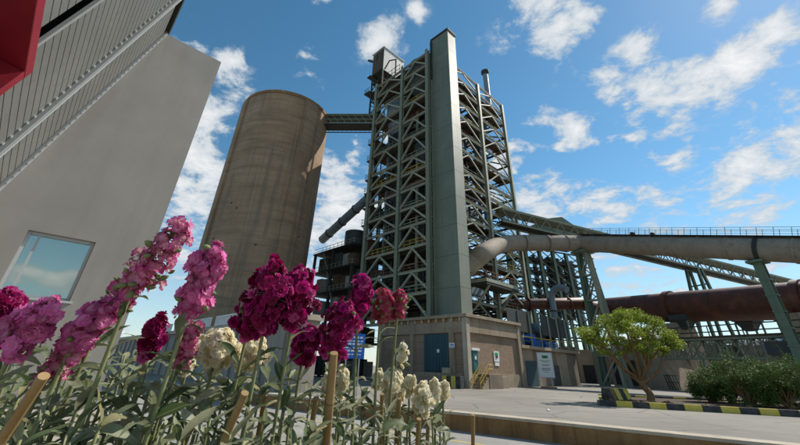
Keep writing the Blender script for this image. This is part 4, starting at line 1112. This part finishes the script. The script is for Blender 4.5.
lp = gz(548, 411.5); lit = MB()
for k in range(7):
    a = k * .9; lit.v.append(lp + V((math.cos(a) * .14 * U(.7, 1.2), math.sin(a) * .1, U(.01, .11))))
lit.v.append(lp + Z * .14); lit.f += [(k, (k + 1) % 7, 7) for k in range(7)] + [tuple(range(6, -1, -1))]
props(lit.build('paper_scrap', 'white_paint', at=lp), 'crumpled white paper scrap lying on the open road', 'litter')
# ================================================================= TREES AND SHRUBS
def leaf_cloud(centres, n, size, flat=.5, needle=1.):
    """many small leaf faces scattered through clumps; returns MB"""
    m = MB(); vs = m.v; fs = m.f
    ws = [c[1] ** 2 for c in centres]
    for _ in range(n):
        c, r = random.choices(centres, ws)[0]
        while True:
            q = V((U(-1, 1), U(-1, 1), U(-1, 1)))
            if q.length < 1: break
        q = q * (.55 + .45 * q.length)
        p = c + V((q.x * r, q.y * r, q.z * r * flat))
        a = V((U(-1, 1), U(-1, 1), U(-.6, .8))).normalized(); b = a.cross(V((U(-1, 1), U(-1, 1), U(-1, 1)))).normalized()
        L = size * U(.6, 1.35); W = L * .42 / needle
        k = len(vs)
        vs += [p - a * L * .5, p + b * W, p + a * L * .5, p - b * W]
        fs.append((k, k + 1, k + 2, k + 3))
    return m
random.seed(11)
TB = gz(651, 401.2, .2)
tree = thing('island_tree', 'small spreading yellow-green tree with forked orange-brown trunk on the island', 'tree', TB)
TFd = (TB - CAM).dot(fw); sc = TFd / FPX
def tp_(x, y, dep=0.): return onp(x, y, TB + V((0, dep, 0)), V((0, 1, 0)))
trunk = MB()
f1 = tp_(643, 386); f2 = tp_(640, 380)
trunk.tube(smoothpath([TB - Z * .1, tp_(650, 394), f1, f2], 4), [.34, .29, .26, .245, .235, .23, .22, .21, .20, .19, .18, .17, .16], 12)
tr_o = trunk.build('trunk', 'bark', tree, smooth=1.2)
tips = [(585, 333, -1.2), (600, 345, 1.0), (603, 322, .6), (622, 316, -.6), (640, 318, 1.2), (655, 322, -1.), (668, 335, .6), (676, 345, -.4), (612, 337, 2.), (632, 330, -2.2), (648, 336, 2.2), (628, 322, 2.4), (660, 350, 1.6), (592, 340, .2), (640, 345, -1.4)]
cent = []
lm = MB()
for i, (x, y, dep) in enumerate(tips):
    t_ = tp_(x, y, dep)
    st = f1.lerp(f2, U(0, 1)) if i % 3 else f2
    md1 = st.lerp(t_, .4) + V((U(-.25, .25), U(-.25, .25), -.15)); md2 = st.lerp(t_, .72) + V((U(-.25, .25), U(-.2, .2), U(-.05, .25)))
    pts = smoothpath([st, md1, md2, t_], 4)
    lm.tube(pts, [.095 * (1 - .82 * k / (len(pts) - 1)) + .012 for k in range(len(pts))], 8)
    for j in range(4):
        s_ = md1.lerp(t_, U(.2, .9)); e_ = s_ + V((U(-.9, .9), U(-.9, .9), U(.2, .9)))
        lm.tube([s_, s_.lerp(e_, .5) + V((0, 0, U(-.1, .1))), e_], [.03, .02, .008], 6); cent.append((e_, U(.3, .5)))
    cent.append((t_, U(.55, .8)))
lm.build('limbs', 'bark', tr_o, smooth=1.2)
for (x, y, dep, r) in ((580, 331, 0, .5), (590, 336, .5, .7), (598, 330, 0, .75), (607, 320, -.4, .8), (616, 328, 1., .8), (622, 313, 0, .7), (634, 314, .5, .85), (645, 320, -.5, .8), (656, 326, .4, .75), (668, 338, 0, .7), (676, 342, .5, .6), (628, 326, -1., .8), (640, 332, 1.2, .8), (606, 345, .2, .55), (663, 350, -.6, .5), (597, 341, -.8, .6), (650, 340, 1, .6)):
    cent.append((tp_(x, y, dep), r))
leaf_cloud(cent, 24000, .105, .62).build('crown', 'tree_leaf', tree, kind='stuff')
# dense evergreen shrubs at the right end of the island
shr = [(713, 402.5, 2.5, 1.3, 'evergreen shrub at the island end nearest the tree'), (733, 403, 3.2, 1.6, 'second evergreen shrub of the hedge counted from the tree'), (752, 406.5, 3.5, 1.8, 'third evergreen shrub of the hedge counted from the tree'),
       (770, 405, 3.7, 1.8, 'fourth evergreen shrub of the hedge counted from the tree'), (790, 409, 3.5, 1.8, 'fifth evergreen shrub of the hedge, before the green column'), (815, 409, 3.7, 1.9, 'last evergreen shrub of the hedge counted from the tree')]
for i, (x, y, h, w, lab) in enumerate(shr):
    random.seed(40 + i)
    b = gz(x, y, .22)
    s_ = thing('evergreen_shrub', 'dense dark green ' + lab, 'shrub', b, 'evergreen shrubs on the island')
    st = MB(); cent = []
    for k in range(26):
        a = U(0, 6.28); rr = math.sqrt(R()) * w; hh_ = h * (1 - .25 * (rr / w) ** 2) * U(.72, 1.)
        tip = b + V((math.cos(a) * rr, math.sin(a) * rr * .9, hh_ * U(.55, 1.)))
        st.tube([b + V((U(-.2, .2), U(-.2, .2), 0)), b.lerp(tip, .5) + V((U(-.15, .15), U(-.15, .15), .1)), tip], [.05, .035, .01], 5)
        cent.append((tip - Z * .2, U(.3, .5))); cent.append((b.lerp(tip, .62), U(.35, .55)))
    for k in range(34):
        a = U(0, 6.28); cent.append((b + V((math.cos(a) * w * U(.5, 1.05), math.sin(a) * w * .9 * U(.5, 1.05), U(.15, h * .7))), U(.26, .45)))
    st.build('stems', 'bark', s_, smooth=1.)
    # upright needle sprays
    m = leaf_cloud(cent, 13000, .13, .85, 2.4)
    m.build('foliage', 'shrub_leaf', s_, kind='stuff')
    sp_ = MB()
    for k in range(190):
        c, r = random.choice(cent); p = c + V((U(-r, r), U(-r, r), U(-r, r) * .6)); out = ((p - b).normalized() * .6 + Z * .7 + V((U(-.4, .4), U(-.4, .4), 0))).normalized(); L = U(.3, .6)
        for j in range(22):
            q = p + out * (L * j / 22); sd2 = V((U(-1, 1), U(-1, 1), U(-1, 1))); sd2 = (sd2 - out * sd2.dot(out)).normalized(); tipq = q + (sd2 * .6 + out * .8) * .1; wv = out.cross(sd2) * .012
            kk = len(sp_.v); sp_.v += [q - wv, q + wv, tipq]; sp_.f.append((kk, kk + 1, kk + 2))
    sp_.build('sprays', 'shrub_leaf', s_, kind='stuff')

# ================================================================= OFFICE BUILDING AT THE LEFT: RENDERED WALL, LEANING LOUVRE SCREEN, RED FRAME
WAZ = math.radians(47.13); wd = V((math.sin(WAZ), math.cos(WAZ), 0)); wn = V((wd.y, -wd.x, 0))
Ee = atY(221.3, 62, 10); Aj = onp(165, 33, Ee, wn); Bj = onp(0, 185, Ee, wn)
lm_ = (Aj - Bj).normalized(); ls_ = -ray(-49, 521).normalized(); lN = lm_.cross(ls_).normalized()
ob = thing('office_building', 'grey rendered office block with leaning louvred screen and a square window', 'building', V((Ee.x - 3, Ee.y + 2, TER)))
topz = Ee.z
def Wp(a, z, off=0.): q = Ee + wd * a; return V((q.x, q.y, z)) + wn * off
# wall with a real window opening
w_tl, w_tr, w_br, w_bl = onp(29, 229.5, Ee, wn), onp(96, 242.5, Ee, wn), onp(66, 304, Ee, wn), onp(-1, 291, Ee, wn)
wa0 = (w_tl - Ee).dot(wd); wa1 = (w_tr - Ee).dot(wd); wz1 = (w_tl.z + w_tr.z) / 2; wz0 = (w_br.z + w_bl.z) / 2
TH = .4
def wallbox(a0, a1, z0, z1): return MB().box(Wp(a0, z0, -TH), wd * (a1 - a0), wn * TH, Z * (z1 - z0))
m = MB()
for (a0, a1, z0, z1) in ((wa1, 0, TER - .2, topz), (wa0, wa1, wz1, topz), (wa0, wa1, TER - .2, wz0), (-6.5, wa0, TER - .2, topz)):
    m.box(Wp(a0, z0, -TH), wd * (a1 - a0), wn * TH, Z * (z1 - z0))
m.build('wall', 'render', ob)
MB().box(Wp(-.4, TER - .2, -9), wd * .4, wn * (9 - TH - .004), Z * (topz - TER + .2)).build('return_wall', 'render', ob)
MB().box(Wp(-6.5, topz - .25, -9), wd * 6.08, wn * (9 - TH - .01), Z * .24).build('roof_slab', 'grey_concrete', ob)
# window: frame, inner jambs, glass, room behind
win = MB(); fw_ = .07
for (a0, a1, z0, z1) in ((wa0, wa0 + fw_, wz0, wz1), (wa1 - fw_, wa1, wz0, wz1), (wa0 + fw_, wa1 - fw_, wz1 - fw_, wz1), (wa0 + fw_, wa1 - fw_, wz0, wz0 + fw_)):
    win.box(Wp(a0 + .003, z0 + .003, -.2), wd * (a1 - a0 - .006), wn * .1, Z * (z1 - z0 - .006))
win.box(Wp(wa0 + (wa1 - wa0) * .16, wz0 + fw_, -.19), wd * .05, wn * .07, Z * (wz1 - wz0 - 2 * fw_))
wo = win.build('window', 'frame_alu', ob)
gm = bpy.data.materials.new('glass'); gm.use_nodes = True; t = NT(gm.node_tree)
gb_ = t.n('ShaderNodeBsdfGlossy', i_Roughness=.03, i_Color=(.92, .97, .93, 1)); tb_ = t.n('ShaderNodeBsdfTransparent', i_Color=(.86, .93, .88, 1))
fr_ = t.n('ShaderNodeFresnel', i_IOR=1.5); mx = t.n('ShaderNodeMixShader', i_0=t.math('ADD', t.math('MULTIPLY', fr_.outputs[0], .7), .24)); t.set(mx, 1, tb_.outputs[0]); t.set(mx, 2, gb_.outputs[0]); t.n('ShaderNodeOutputMaterial', i_Surface=mx.outputs[0])
MAT['glass'] = gm
MB().box(Wp(wa0 + fw_, wz0 + fw_, -.165), wd * (wa1 - wa0 - 2 * fw_), wn * .012, Z * (wz1 - wz0 - 2 * fw_)).build('pane', 'glass', wo)
MB().box(Wp(wa0 - .06, wz0 - .05, -.1), wd * (wa1 - wa0 + .12), wn * .14, Z * .05).build('sill', 'frame_alu', wo)
material('room', plain((.70, .76, .68), .06, 2.), .9)
m = MB()
m.box(Wp(wa0 - .9, wz0 - .8, -2.4), wd * (wa1 - wa0 + 1.8), wn * .05, Z * (wz1 - wz0 + 1.4))
m.box(Wp(wa0 + .02, wz0 + .02, -.95), wd * (wa1 - wa0 + .5), wn * .02, Z * (wz1 - wz0 + .2))  # pale blind added behind the pane to lighten the window
m.box(Wp(wa0 - .9, wz1 + .6, -2.35), wd * (wa1 - wa0 + 1.8), wn * 1.9, Z * .05)
m.box(Wp(wa0 - .9, wz0 - .8, -2.35), wd * .05, wn * 1.9, Z * (wz1 - wz0 + 1.35))
m.build('room_wall_blind', 'room', ob)
# fronds of the potted palm standing inside the window
palm = thing('potted_palm', 'green potted palm standing inside the square office window', 'plant', Wp(wa0 + .62, wz0 - .5, -.6))
pb_ = Wp(wa0 + .62, wz0 - .25, -.6)
MB().tube([pb_ - Z * .25, pb_], [.16, .2], 16).build('pot', 'stained_concrete', palm, smooth=.8)
random.seed(9)
for k in range(13):
    a = k * 2.4; L = U(.65, 1.15); up_ = U(.5, 1.1); h_ = wd * (math.cos(a) * .8) - wn * (abs(math.sin(a)) * .12)
    if h_.dot(wn) > .3: h_ = h_ - wn * .4
    pts = [pb_ + (h_ * (t_ * .75) + Z * (up_ * t_ - .55 * t_ * t_)) * L for t_ in [j / 7 for j in range(8)]]
    m = MB(); m.tube(pts, [.008] * 8, 5)
    for j in range(2, 8):
        p = pts[j]; d = (pts[j] - pts[j - 1]).normalized()
        for s_ in (-1, 1):
            sdv = d.cross(Z).normalized() * s_
            for q in (0, .5):
                c_ = p - (pts[j] - pts[j - 1]) * q; tip = c_ + (sdv * .7 + d * .7 - Z * .15) * .2 * (1.1 - j / 10); wv = d * .012
                kk = len(m.v); m.v += [c_ - wv, c_ + wv, tip]; m.f.append((kk, kk + 1, kk + 2))
    m.build('frond', 'palm_leaf', palm)
# leaning louvre screen
scn = thing('louvre_screen', 'leaning grey metal louvre screen over the grey office wall', 'screen', Bj + ls_ * 2)
def S(a, b, off=0.): return Bj + lm_ * a + ls_ * b + lN * off       # a up the screen, b towards the viewer
pitch = .2
S1 = 9.6
k = 0; a = -3.4
while a < 6.5 - pitch:
    for (b0, b1) in ((.1, 1.62), (1.86, 4.40)):
        MB().box(S(a, b0, -.03), lm_ * (pitch - .022), ls_ * (b1 - b0), lN * .03).build('louvre_slat', 'louvre', scn)
    MB().box(S(a, 4.72, -.03), lm_ * (pitch - .022), ls_ * (S1 - 4.72), lN * .03).build('louvre_slat', 'louvre', scn)
    a += pitch; k += 1
for (b0, w_, th) in ((-.04, .12, .06), (1.64, .2, .09), (4.38, .09, .06)):
    MB().box(S(-3.5, b0, 0), lm_ * 10.05, ls_ * w_, lN * th).build('rail', 'louvre_rail', scn)
    if b0 < 4:
        MB().box(S(-3.5, b0 + w_ * .4, th), lm_ * 10.05, ls_ * w_ * .3, lN * .03).build('rail_bead', 'frame_alu', scn)
MB().box(S(6.5, -.05, -.25), lm_ * .12, ls_ * (S1 + .05), lN * .35).build('edge_trim', 'dark_steel', scn)
MB().box(S(-3.5, .0, -.3), lm_ * 10, ls_ * S1, lN * .04).build('backing_sheet', 'shadow_gap', scn)
clips = MB(); rivets = MB()
a = -3.4 + pitch - .022
while a < 6.4:
    b = 1.9
    while b < 3.3: clips.box(S(a, b, -.03), lm_ * .021, ls_ * .06, lN * .022); b += .12
    for b in (.02, 1.6, 1.88): rivets.box(S(a - .12, b, .0), lm_ * .05, ls_ * .05, lN * (.09 if b < .1 else .035))
    a += pitch
clips.build('spacers', 'louvre', scn, kind='stuff'); rivets.build('brackets', 'frame_alu', scn, kind='stuff')
# red box frame standing out of the screen
rf = thing('red_box_frame', 'glossy dark red box frame projecting from the louvre screen', 'frame', S(-2.3, 7.6, .4))
OFF = .8; cA, cB = -1.05, 5.68; aA, bB = -3.9, 9.4; tk = .15
MB().box(S(cA - tk, cB, .06), lm_ * tk, ls_ * (bB - cB), lN * (OFF - .06)).build('top_plate', 'red_paint', rf, bevel=.008)
MB().box(S(aA, cB, .06), lm_ * (cA - tk - .004 - aA), ls_ * tk, lN * (OFF - .063)).build('side_plate', 'red_paint', rf, bevel=.008)
MB().box(S(aA, cB + tk + .004, .06), lm_ * tk, ls_ * (bB - cB - tk - .01), lN * (OFF - .066)).build('bottom_plate', 'red_paint', rf, bevel=.008)
MB().box(S(aA + tk + .004, bB - tk, .06), lm_ * (cA - aA - 2 * tk - .012), ls_ * tk, lN * (OFF - .066)).build('side_plate', 'red_paint', rf, bevel=.008)
MB().box(S(aA + tk, cB + tk, .07), lm_ * (cA - aA - 2 * tk), ls_ * (bB - cB - 2 * tk), lN * .02).build('glazing', 'glass', rf)

# ================================================================= FLOWER BED
SOIL = 1.36
pn = thing('planter', 'raised concrete planter bed holding the stock flowers', 'planter', V((-.9, .9, TER)))
px0, px1, py0, py1 = -2.5, .75, .34, 1.6
for (o_, a, b) in (((px0, py0), (px1 - px0, 0), (0, .08)), ((px0, py1 - .08), (px1 - px0, 0), (0, .08)), ((px0, py0 + .083), (.08, 0), (0, py1 - py0 - .166)), ((px1 - .08, py0 + .083), (.08, 0), (0, py1 - py0 - .166))):
    MB().box((o_[0], o_[1], TER), (a[0], a[1], 0), (b[0], b[1], 0), Z * .52).build('side', 'grey_concrete', pn, bevel=.01)
MB().box((px0 + .083, py0 + .083, TER), (px1 - px0 - .166, 0, 0), (0, py1 - py0 - .166, 0), Z * (SOIL - TER)).build('soil', 'soil', pn)

# shared florets and leaves
random.seed(77)
def floret_mesh(mat, rad, layers, cup):
    m = MB()
    for li, (n, rr, tilt) in enumerate(layers):
        for k in range(n):
            a = 2 * math.pi * (k + li * .5 + U(-.15, .15)) / n; L = rad * rr * U(.85, 1.12); w = L * U(.72, .9)
            ca, sa = math.cos(a), math.sin(a)
            rows_ = []
            prf = ((.05, .22), (.42, .78), (.78, 1.), (1., .62)); ruf = U(.6, 1.4)
            for j, (f, ww) in enumerate(prf):
                tl = tilt * (1 - .55 * f * cup)
                x = L * f * math.cos(tl); z = L * f * math.sin(tl) + (U(-.10, .10) * rad if j == 3 else 0) + li * rad * .12
                cols3 = []
                for s_ in (-1, 0, 1):
                    y = w * ww * s_ * .62; zz_ = z + (abs(s_) * .13 * rad * U(-.3, 1.2) * ruf if j else 0); xx = x - (.06 * L if (s_ == 0 and j == 3) else 0)
                    cols3.append(V((xx * ca - y * sa, xx * sa + y * ca, zz_)))
                rows_.append(cols3)
            base = len(m.v)
            for r_ in rows_: m.v += r_
            for j in range(3):
                for i in range(2): q = base + j * 3 + i; m.f.append((q, q + 1, q + 4, q + 3))
    return m.mesh('floret', mat, smooth=4)
DOUBLE = [(5, 1., .15), (5, .82, .65), (4, .55, 1.1)]
SINGLE = [(4, 1., .25), (4, .6, .85)]
FM = {}
for c_, lay in (('magenta', DOUBLE), ('red', DOUBLE), ('pink', DOUBLE), ('deep', SINGLE), ('white', DOUBLE)):
    FM[c_] = [floret_mesh('fl_' + c_, .0108 * U(.9, 1.12), lay, .2 + .35 * q) for q in range(4)]
def bud_mesh():
    m = MB(); m.tube([V((0, 0, 0)), V((0, 0, .004)), V((0, 0, .009)), V((0, 0, .013))], [.0015, .0036, .003, .0006], 6); return m.mesh('bud', 'bud', 4)
BUD = bud_mesh()
def leaf_mesh(L, W, droop, fold, wave):
    m = MB(); n = 8
    for j in range(n + 1):
        f = j / n; w = W * (math.sin(math.pi * min(1, f * .93 + .07)) ** .8) * (1 - .3 * (1 - f))
        y = L * f * (1 - .12 * droop * f); z = L * (.16 * f - droop * f * f * .55) + math.sin(f * 7 + wave) * L * .02
        for s_ in (-1, 0, 1):
            m.v.append(V((w * s_, y, z + fold * w * abs(s_) + math.sin(f * 9 + wave * 2 + s_) * L * .012 * abs(s_))))
    for j in range(n):
        for i in range(2): q = j * 3 + i; m.f.append((q, q + 1, q + 4, q + 3))
    return m.mesh('leaf', 'stock_leaf', 4)
LM = [leaf_mesh(U(.075, .115), U(.009, .0135), dr_, fo, k) for k, (dr_, fo) in enumerate(((.1, .5), (.5, .35), (.9, .3), (1.3, .25), (.3, .6), (.7, .2)))]
BIGL = [leaf_mesh(.12, .017, dr_, fo, k) for k, (dr_, fo) in enumerate(((.35, .4), (.8, .3), (1.1, .3)))]
def frame_z(z_, roll=0.):
    z_ = V(z_).normalized(); x_ = z_.cross(V((0.3, .5, .8))).normalized(); y_ = z_.cross(x_)
    return Matrix((x_, y_, z_)).transposed().to_4x4() @ Matrix.Rotation(roll, 4, 'Z')
def put_leaf(par, p, dirh, elev, scale, meshes):
    y_ = (dirh * math.cos(elev) + Z * math.sin(elev)).normalized(); x_ = y_.cross(Z).normalized(); z_ = x_.cross(y_)
    M_ = Matrix((x_, y_, z_)).transposed().to_4x4() @ Matrix.Rotation(U(-.7, .7), 4, 'Y'); M_ = Matrix.Translation(p) @ M_ @ Matrix.Scale(scale, 4)
    return inst('leaf', random.choice(meshes), par, M_)
def plant(topx, botx, F_, w, colr, label, nleaf=16, loose=0., grp=None, rise=0.):
    top = atF(*topx, F_); bot = atF(*botx, F_ * U(.985, 1.015))
    if bot.z < SOIL + .08: bot.z = SOIL + .08
    rad = w / 2 / FPX * F_ * .76
    lean = (top - bot); lean.z = 0
    base = V((bot.x - lean.x * .35 + U(-.02, .02), bot.y - lean.y * .3 + U(-.02, .02), SOIL - .004))
    base.y = min(max(base.y, py0 + .1), py1 - .1)
    pl_ = thing('stock_plant', label, 'flower', V((base.x, base.y, SOIL)), grp)
    spath = smoothpath([base, base.lerp(bot, .5) + V((U(-.008, .008), U(-.008, .008), 0)), bot, top], 5)
    n = len(spath)
    MB().tube(spath, [.0038 * (1 - .6 * i / (n - 1)) + .0009 for i in range(n)], 8).build('stem', 'stock_stem', pl_, smooth=4)
    sp2 = thing('flower_spike', None, None, (0, 0, 0)); del_keys = [k_ for k_ in ('label', 'category') if k_ in sp2.keys()]
    sp2.parent = pl_; sp2.location = (0, 0, 0); ORG[sp2.name] = ORG[pl_.name]
    ax = top - bot; L = ax.length; axn = ax.normalized()
    x_ = axn.cross(V((.2, .9, .1))).normalized(); y_ = axn.cross(x_)
    fs_ = .0108 * (1.0 if rad > .02 else .85)
    nf = int(min(150, max(14, (2 * math.pi * rad * (L + rad)) / (fs_ * 1.3) ** 2 * (1 - .55 * loose))))
    lump = U(0, 6); PED = []
    for k in range(nf):
        f = (k + .5) / nf; a = k * 2.39996 + U(-.3, .3)
        prof = min(1., .6 + 1.3 * f) * math.sqrt(max(.10, 1 - max(0, (f - .5) / .54) ** 2))
        out = x_ * math.cos(a) + y_ * math.sin(a)
        r_ = max(.003, (rad - fs_ * .7) * prof * U(.45, 1.3) * (1 + .22 * math.sin(a * 2 + f * 9 + lump)))
        p = bot + ax * (f * U(.94, 1.04) + U(-.03, .03)) + out * r_
        up_ = .25 + 1.2 * max(0, f - .6) ** 1.2 * 2
        nz = (out + axn * up_ + V((U(-.75, .75), U(-.75, .75), U(-.6, .6)))).normalized()
        s_ = U(.6, 1.35) * (1. if rad > .02 else .78) * (1 if f < .85 else .8)
        if loose and R() < loose * (1.15 - f) * .9:
            inst('bud', BUD, sp2, Matrix.Translation(p) @ frame_z(nz, U(0, 6)) @ Matrix.Scale(U(.9, 1.5), 4)); continue
        if colr != 'white' and R() < .8:
            q0 = bot + ax * max(0, f - .03); PED.append((q0, p))
        inst('floret', random.choice(FM[colr]), sp2, Matrix.Translation(p) @ frame_z(nz, U(0, 6)) @ Matrix.Scale(s_, 4))
    if PED:
        m_ = MB()
        for (q0, q1) in PED: m_.tube([q0, q0.lerp(q1, .6) + Z * .002, q1], .0009, 4, False)
        m_.build('pedicels', 'stock_stem', sp2, kind='stuff')
    for k in range(nleaf):
        f = (k + .3) / nleaf; i = min(n - 2, int(f * n * .62)); p = spath[i].lerp(spath[i + 1], R())
        a = k * 2.4 + U(-.4, .4); d = V((math.cos(a), math.sin(a), 0))
        put_leaf(pl_, p, d, U(.05, .95), U(.7, 1.15) * (1.1 - .45 * f), LM + (BIGL if F_ < .8 and f < .7 else []))
    return pl_
SP = [ # top px, bottom px, distance, width px, colour, looseness, label
 ((184, 221), (132, 292), .62, 46, 'deep', .35, 'tall leaning deep pink flower spike, highest of the bed, before the grey wall edge'),
 ((146, 268), (104, 318), .64, 36, 'deep', .5, 'half-faded deep pink spike just below the highest bloom'),
 ((217, 246), (188, 314), .62, 44, 'pink', .1, 'bright pink flower spike standing clear against the silo'),
 ((276, 264), (264, 328), .74, 54, 'magenta', 0, 'big rounded magenta bloom before the foot of the silo'),
 ((303, 269), (292, 324), .78, 48, 'magenta', 0, 'magenta bloom leaning against the big rounded one'),
 ((259, 298), (248, 330), .76, 44, 'magenta', .1, 'short magenta side bloom under the big rounded head'),
 ((364, 277), (358, 312), .95, 28, 'magenta', 0, 'slim magenta spike before the foot of the lattice tower'),
 ((346, 303), (331, 356), .86, 42, 'magenta', .1, 'magenta spike beside the blue road sign'),
 ((311, 328), (302, 360), .9, 33, 'magenta', 0, 'small dense magenta head left of the blue road sign'),
 ((386, 291), (380, 320), 1.0, 27, 'red', .35, 'loose crimson spike of the pair before the brown building'),
 ((401, 291), (397, 317), 1.02, 22, 'red', .35, 'thinner crimson spike of the pair before the brown building'),
 ((9, 290), (-8, 345), .58, 42, 'magenta', 0, 'violet magenta bloom under the office window at its outer side'),
 ((50, 303), (14, 350), .55, 46, 'pink', 0, 'plump pink bloom directly under the office window'),
 ((112, 303), (72, 346), .6, 40, 'pink', .2, 'long pink bloom slanting beside the office window corner'),
 ((80, 335), (44, 384), .6, 40, 'deep', .45, 'fading pink and cream spike among the leaves below the office window'),
 ((159, 318), (147, 356), .7, 28, 'magenta', 0, 'small violet magenta head among stems under the tall spike'),
 ((196, 322), (178, 368), .72, 30, 'deep', .5, 'fading pinkish spike behind the bright pink one'),
 ((224, 333), (214, 364), .8, 46, 'white', 0, 'large cream white bloom before the concrete bunker'),
 ((256, 339), (244, 366), .84, 42, 'white', 0, 'second cream white bloom beside the large one'),
 ((195, 338), (186, 372), .84, 22, 'white', .3, 'loose cream spike between pink stems'),
 ((404, 344), (400, 366), 1.1, 16, 'white', .3, 'airy white spike standing before the teal sliding door'),
 ((394, 372), (391, 402), 1.05, 30, 'white', 0, 'dense white bloom near the two bamboo canes below the teal door'),
 ((411, 377), (409, 393), 1.12, 17, 'white', 0, 'small white head between two dense white blooms'),
 ((424, 385), (421, 410), 1.06, 26, 'white', 0, 'stout white bloom before the retaining wall'),
 ((435, 379), (435, 406), 1.1, 17, 'white', 0, 'white bloom at the end of the bed'),
 ((446, 382), (443, 400), 1.15, 13, 'white', 0, 'outermost small white bloom at the bed end'),
 ((344, 368), (340, 394), 1.05, 19, 'white', .3, 'loose white bloom under the blue road sign'),
 ((380, 369), (376, 388), 1.14, 15, 'white', .2, 'small white head behind the dense white bloom'),
 ((328, 374), (326, 396), 1.1, 16, 'white', .4, 'sparse white head behind the upright bamboo cane'),
]
random.seed(101)
for (tx, bx, F_, w, c_, lo, lab) in SP:
    plant(tx, bx, F_, w, c_, lab, 20 if F_ < .8 else 15, lo, 'flowering stocks in the planter')
# leafy plants without bloom between them
GRP = 'leafy stocks without bloom in the planter'
random.seed(202)
nfill = 0
fills = [(x, y, F_) for (x, y, F_) in [(20, 395, .62), (60, 380, .7), (95, 400, .6), (130, 372, .72), (165, 395, .66), (200, 385, .8), (232, 400, .7), (262, 385, .85), (285, 405, .75), (312, 388, .9),
         (338, 405, .85), (362, 392, 1.), (385, 408, .9), (408, 412, 1.05), (432, 416, 1.0), (150, 415, .56), (40, 418, .52), (100, 425, .5), (210, 420, .6), (265, 422, .62), (315, 425, .68), (360, 428, .75), (400, 430, .85), (440, 428, 1.05),
         (15, 352, 1.0), (48, 358, 1.0), (92, 345, 1.05), (125, 355, .85), (150, 362, .8), (70, 372, .75), (112, 378, .68), (182, 352, 1.05), (206, 360, 1.0), (28, 380, .66), (85, 390, .58), (150, 385, .64), (226, 388, .78), (30, 350, .9), (110, 352, .9), (140, 345, 1.05), (55, 405, .58), (130, 392, .6), (190, 408, .62), (10, 425, .5), (250, 405, .66), (165, 425, .52), (290, 415, .66), (230, 435, .52), (345, 432, .66), (215, 372, .95), (268, 376, .95), (380, 425, .8), (5, 372, .8), (80, 362, .95), (175, 368, .98), (240, 376, 1.05), (290, 372, 1.1), (350, 380, 1.15), (330, 366, 1.0), (396, 372, 1.1), (20, 440, .45), (70, 436, .48), (180, 436, .5), (300, 440, .6)]]
for (x, y, F_) in fills:
    top = atF(x, y, F_)
    if top.z < SOIL + .07: top.z = SOIL + .1
    base = V((top.x + U(-.02, .02), min(max(top.y + U(-.02, .03), py0 + .1), py1 - .1), SOIL - .004))
    p_ = thing('stock_plant', 'leafy grey-green stock plant without bloom among the flower stems', 'plant', V((base.x, base.y, SOIL)), GRP)
    spath = smoothpath([base, base.lerp(top, .5) + V((U(-.012, .012), U(-.012, .012), 0)), top], 6); n = len(spath)
    MB().tube(spath, [.0045 * (1 - .7 * i / (n - 1)) + .0008 for i in range(n)], 7).build('stem', 'stock_stem', p_, smooth=4)
    for k in range(38):
        f = .12 + .88 * (k + .5) / 38; i = min(n - 2, int(f * (n - 1))); p = spath[i].lerp(spath[i + 1], R()); a = k * 2.4 + U(-.4, .4)
        put_leaf(p_, p, V((math.cos(a), math.sin(a), 0)), U(.1, .7) + .7 * max(0, f - .6), U(.6, 1.1) * (1.08 - .5 * f), LM + BIGL)
# bamboo canes
CN = [((44, 376), (-6, 452), .44, 13, 'thick slanting bamboo cane at the outer end below the office window'), ((245, 393), (219, 452), .56, 10, 'slanting bamboo cane below the big rounded magenta bloom'),
      ((334, 353), (326, 452), .72, 10, 'tall upright bamboo cane with dark tie beside the magenta spike'), ((316, 398), (308, 452), .85, 7, 'short bamboo cane just left of the tall tied one'),
      ((204, 402), (180, 452), .66, 7, 'thin bamboo cane under the cream white blooms'), ((265, 398), (255, 452), .8, 6, 'thin bamboo cane beside the slanting thick one'),
      ((382, 394), (381, 452), .95, 5, 'slim bamboo cane before the dense white bloom'), ((399, 398), (397, 452), 1., 6, 'bamboo cane passing in front of the dense white bloom'),
      ((419, 419), (417, 452), .95, 6, 'short bamboo cane below the stout white bloom'), ((428, 428), (427, 452), 1., 5, 'shortest bamboo cane beside the stout white bloom'),
      ((473, 415), (471, 452), 1.15, 5, 'lone bamboo cane standing apart before the retaining wall')]
for (a, b, F_, w, lab) in CN:
    p1 = atF(*a, F_); p0 = atF(*b, F_); d = (p1 - p0).normalized()
    s_ = (SOIL - .05 - p1.z) / d.z; p0 = p1 + d * s_; r_ = w / 2 / FPX * F_ * .78
    if p0.x > px1 - .1: p0.x = px1 - .12
    if p0.y < py0 + .1: p0.y = py0 + .12
    p0.y = min(p0.y, py1 - .1)
    c_ = thing('bamboo_cane', lab, 'cane', V((p0.x, p0.y, SOIL)))
    L = (p1 - p0).length; nn = max(3, int(L / .09)); pts = []; rd_ = []
    d = (p1 - p0).normalized()
    for k in range(nn + 1):
        for e_, q in ((-.006, 1.), (0, 1.1), (.006, 1.)):
            t_ = k / nn * L + e_
            if k == 0 and e_ < 0 or k == nn and e_ > -.007: continue
            pts.append(p0 + d * t_); rd_.append(r_ * q * (1.04 - .08 * k / nn))
    pts.append(p1); rd_.append(r_)
    MB().tube(pts, rd_, 12).build('culm', 'bamboo', c_, smooth=1.)
    for k in range(1, nn):
        q = p0 + d * (L * k / nn); MB().tube([q - d * .0012, q + d * .0012], r_ * 1.13, 12).build('node_ring', 'bamboo_node', c_, smooth=.8)
    if w >= 9: q = p0 + d * (L * .62); MB().tube([q, q + d * .006], r_ * 1.25, 12).build('tie', 'tie', c_, smooth=.8)
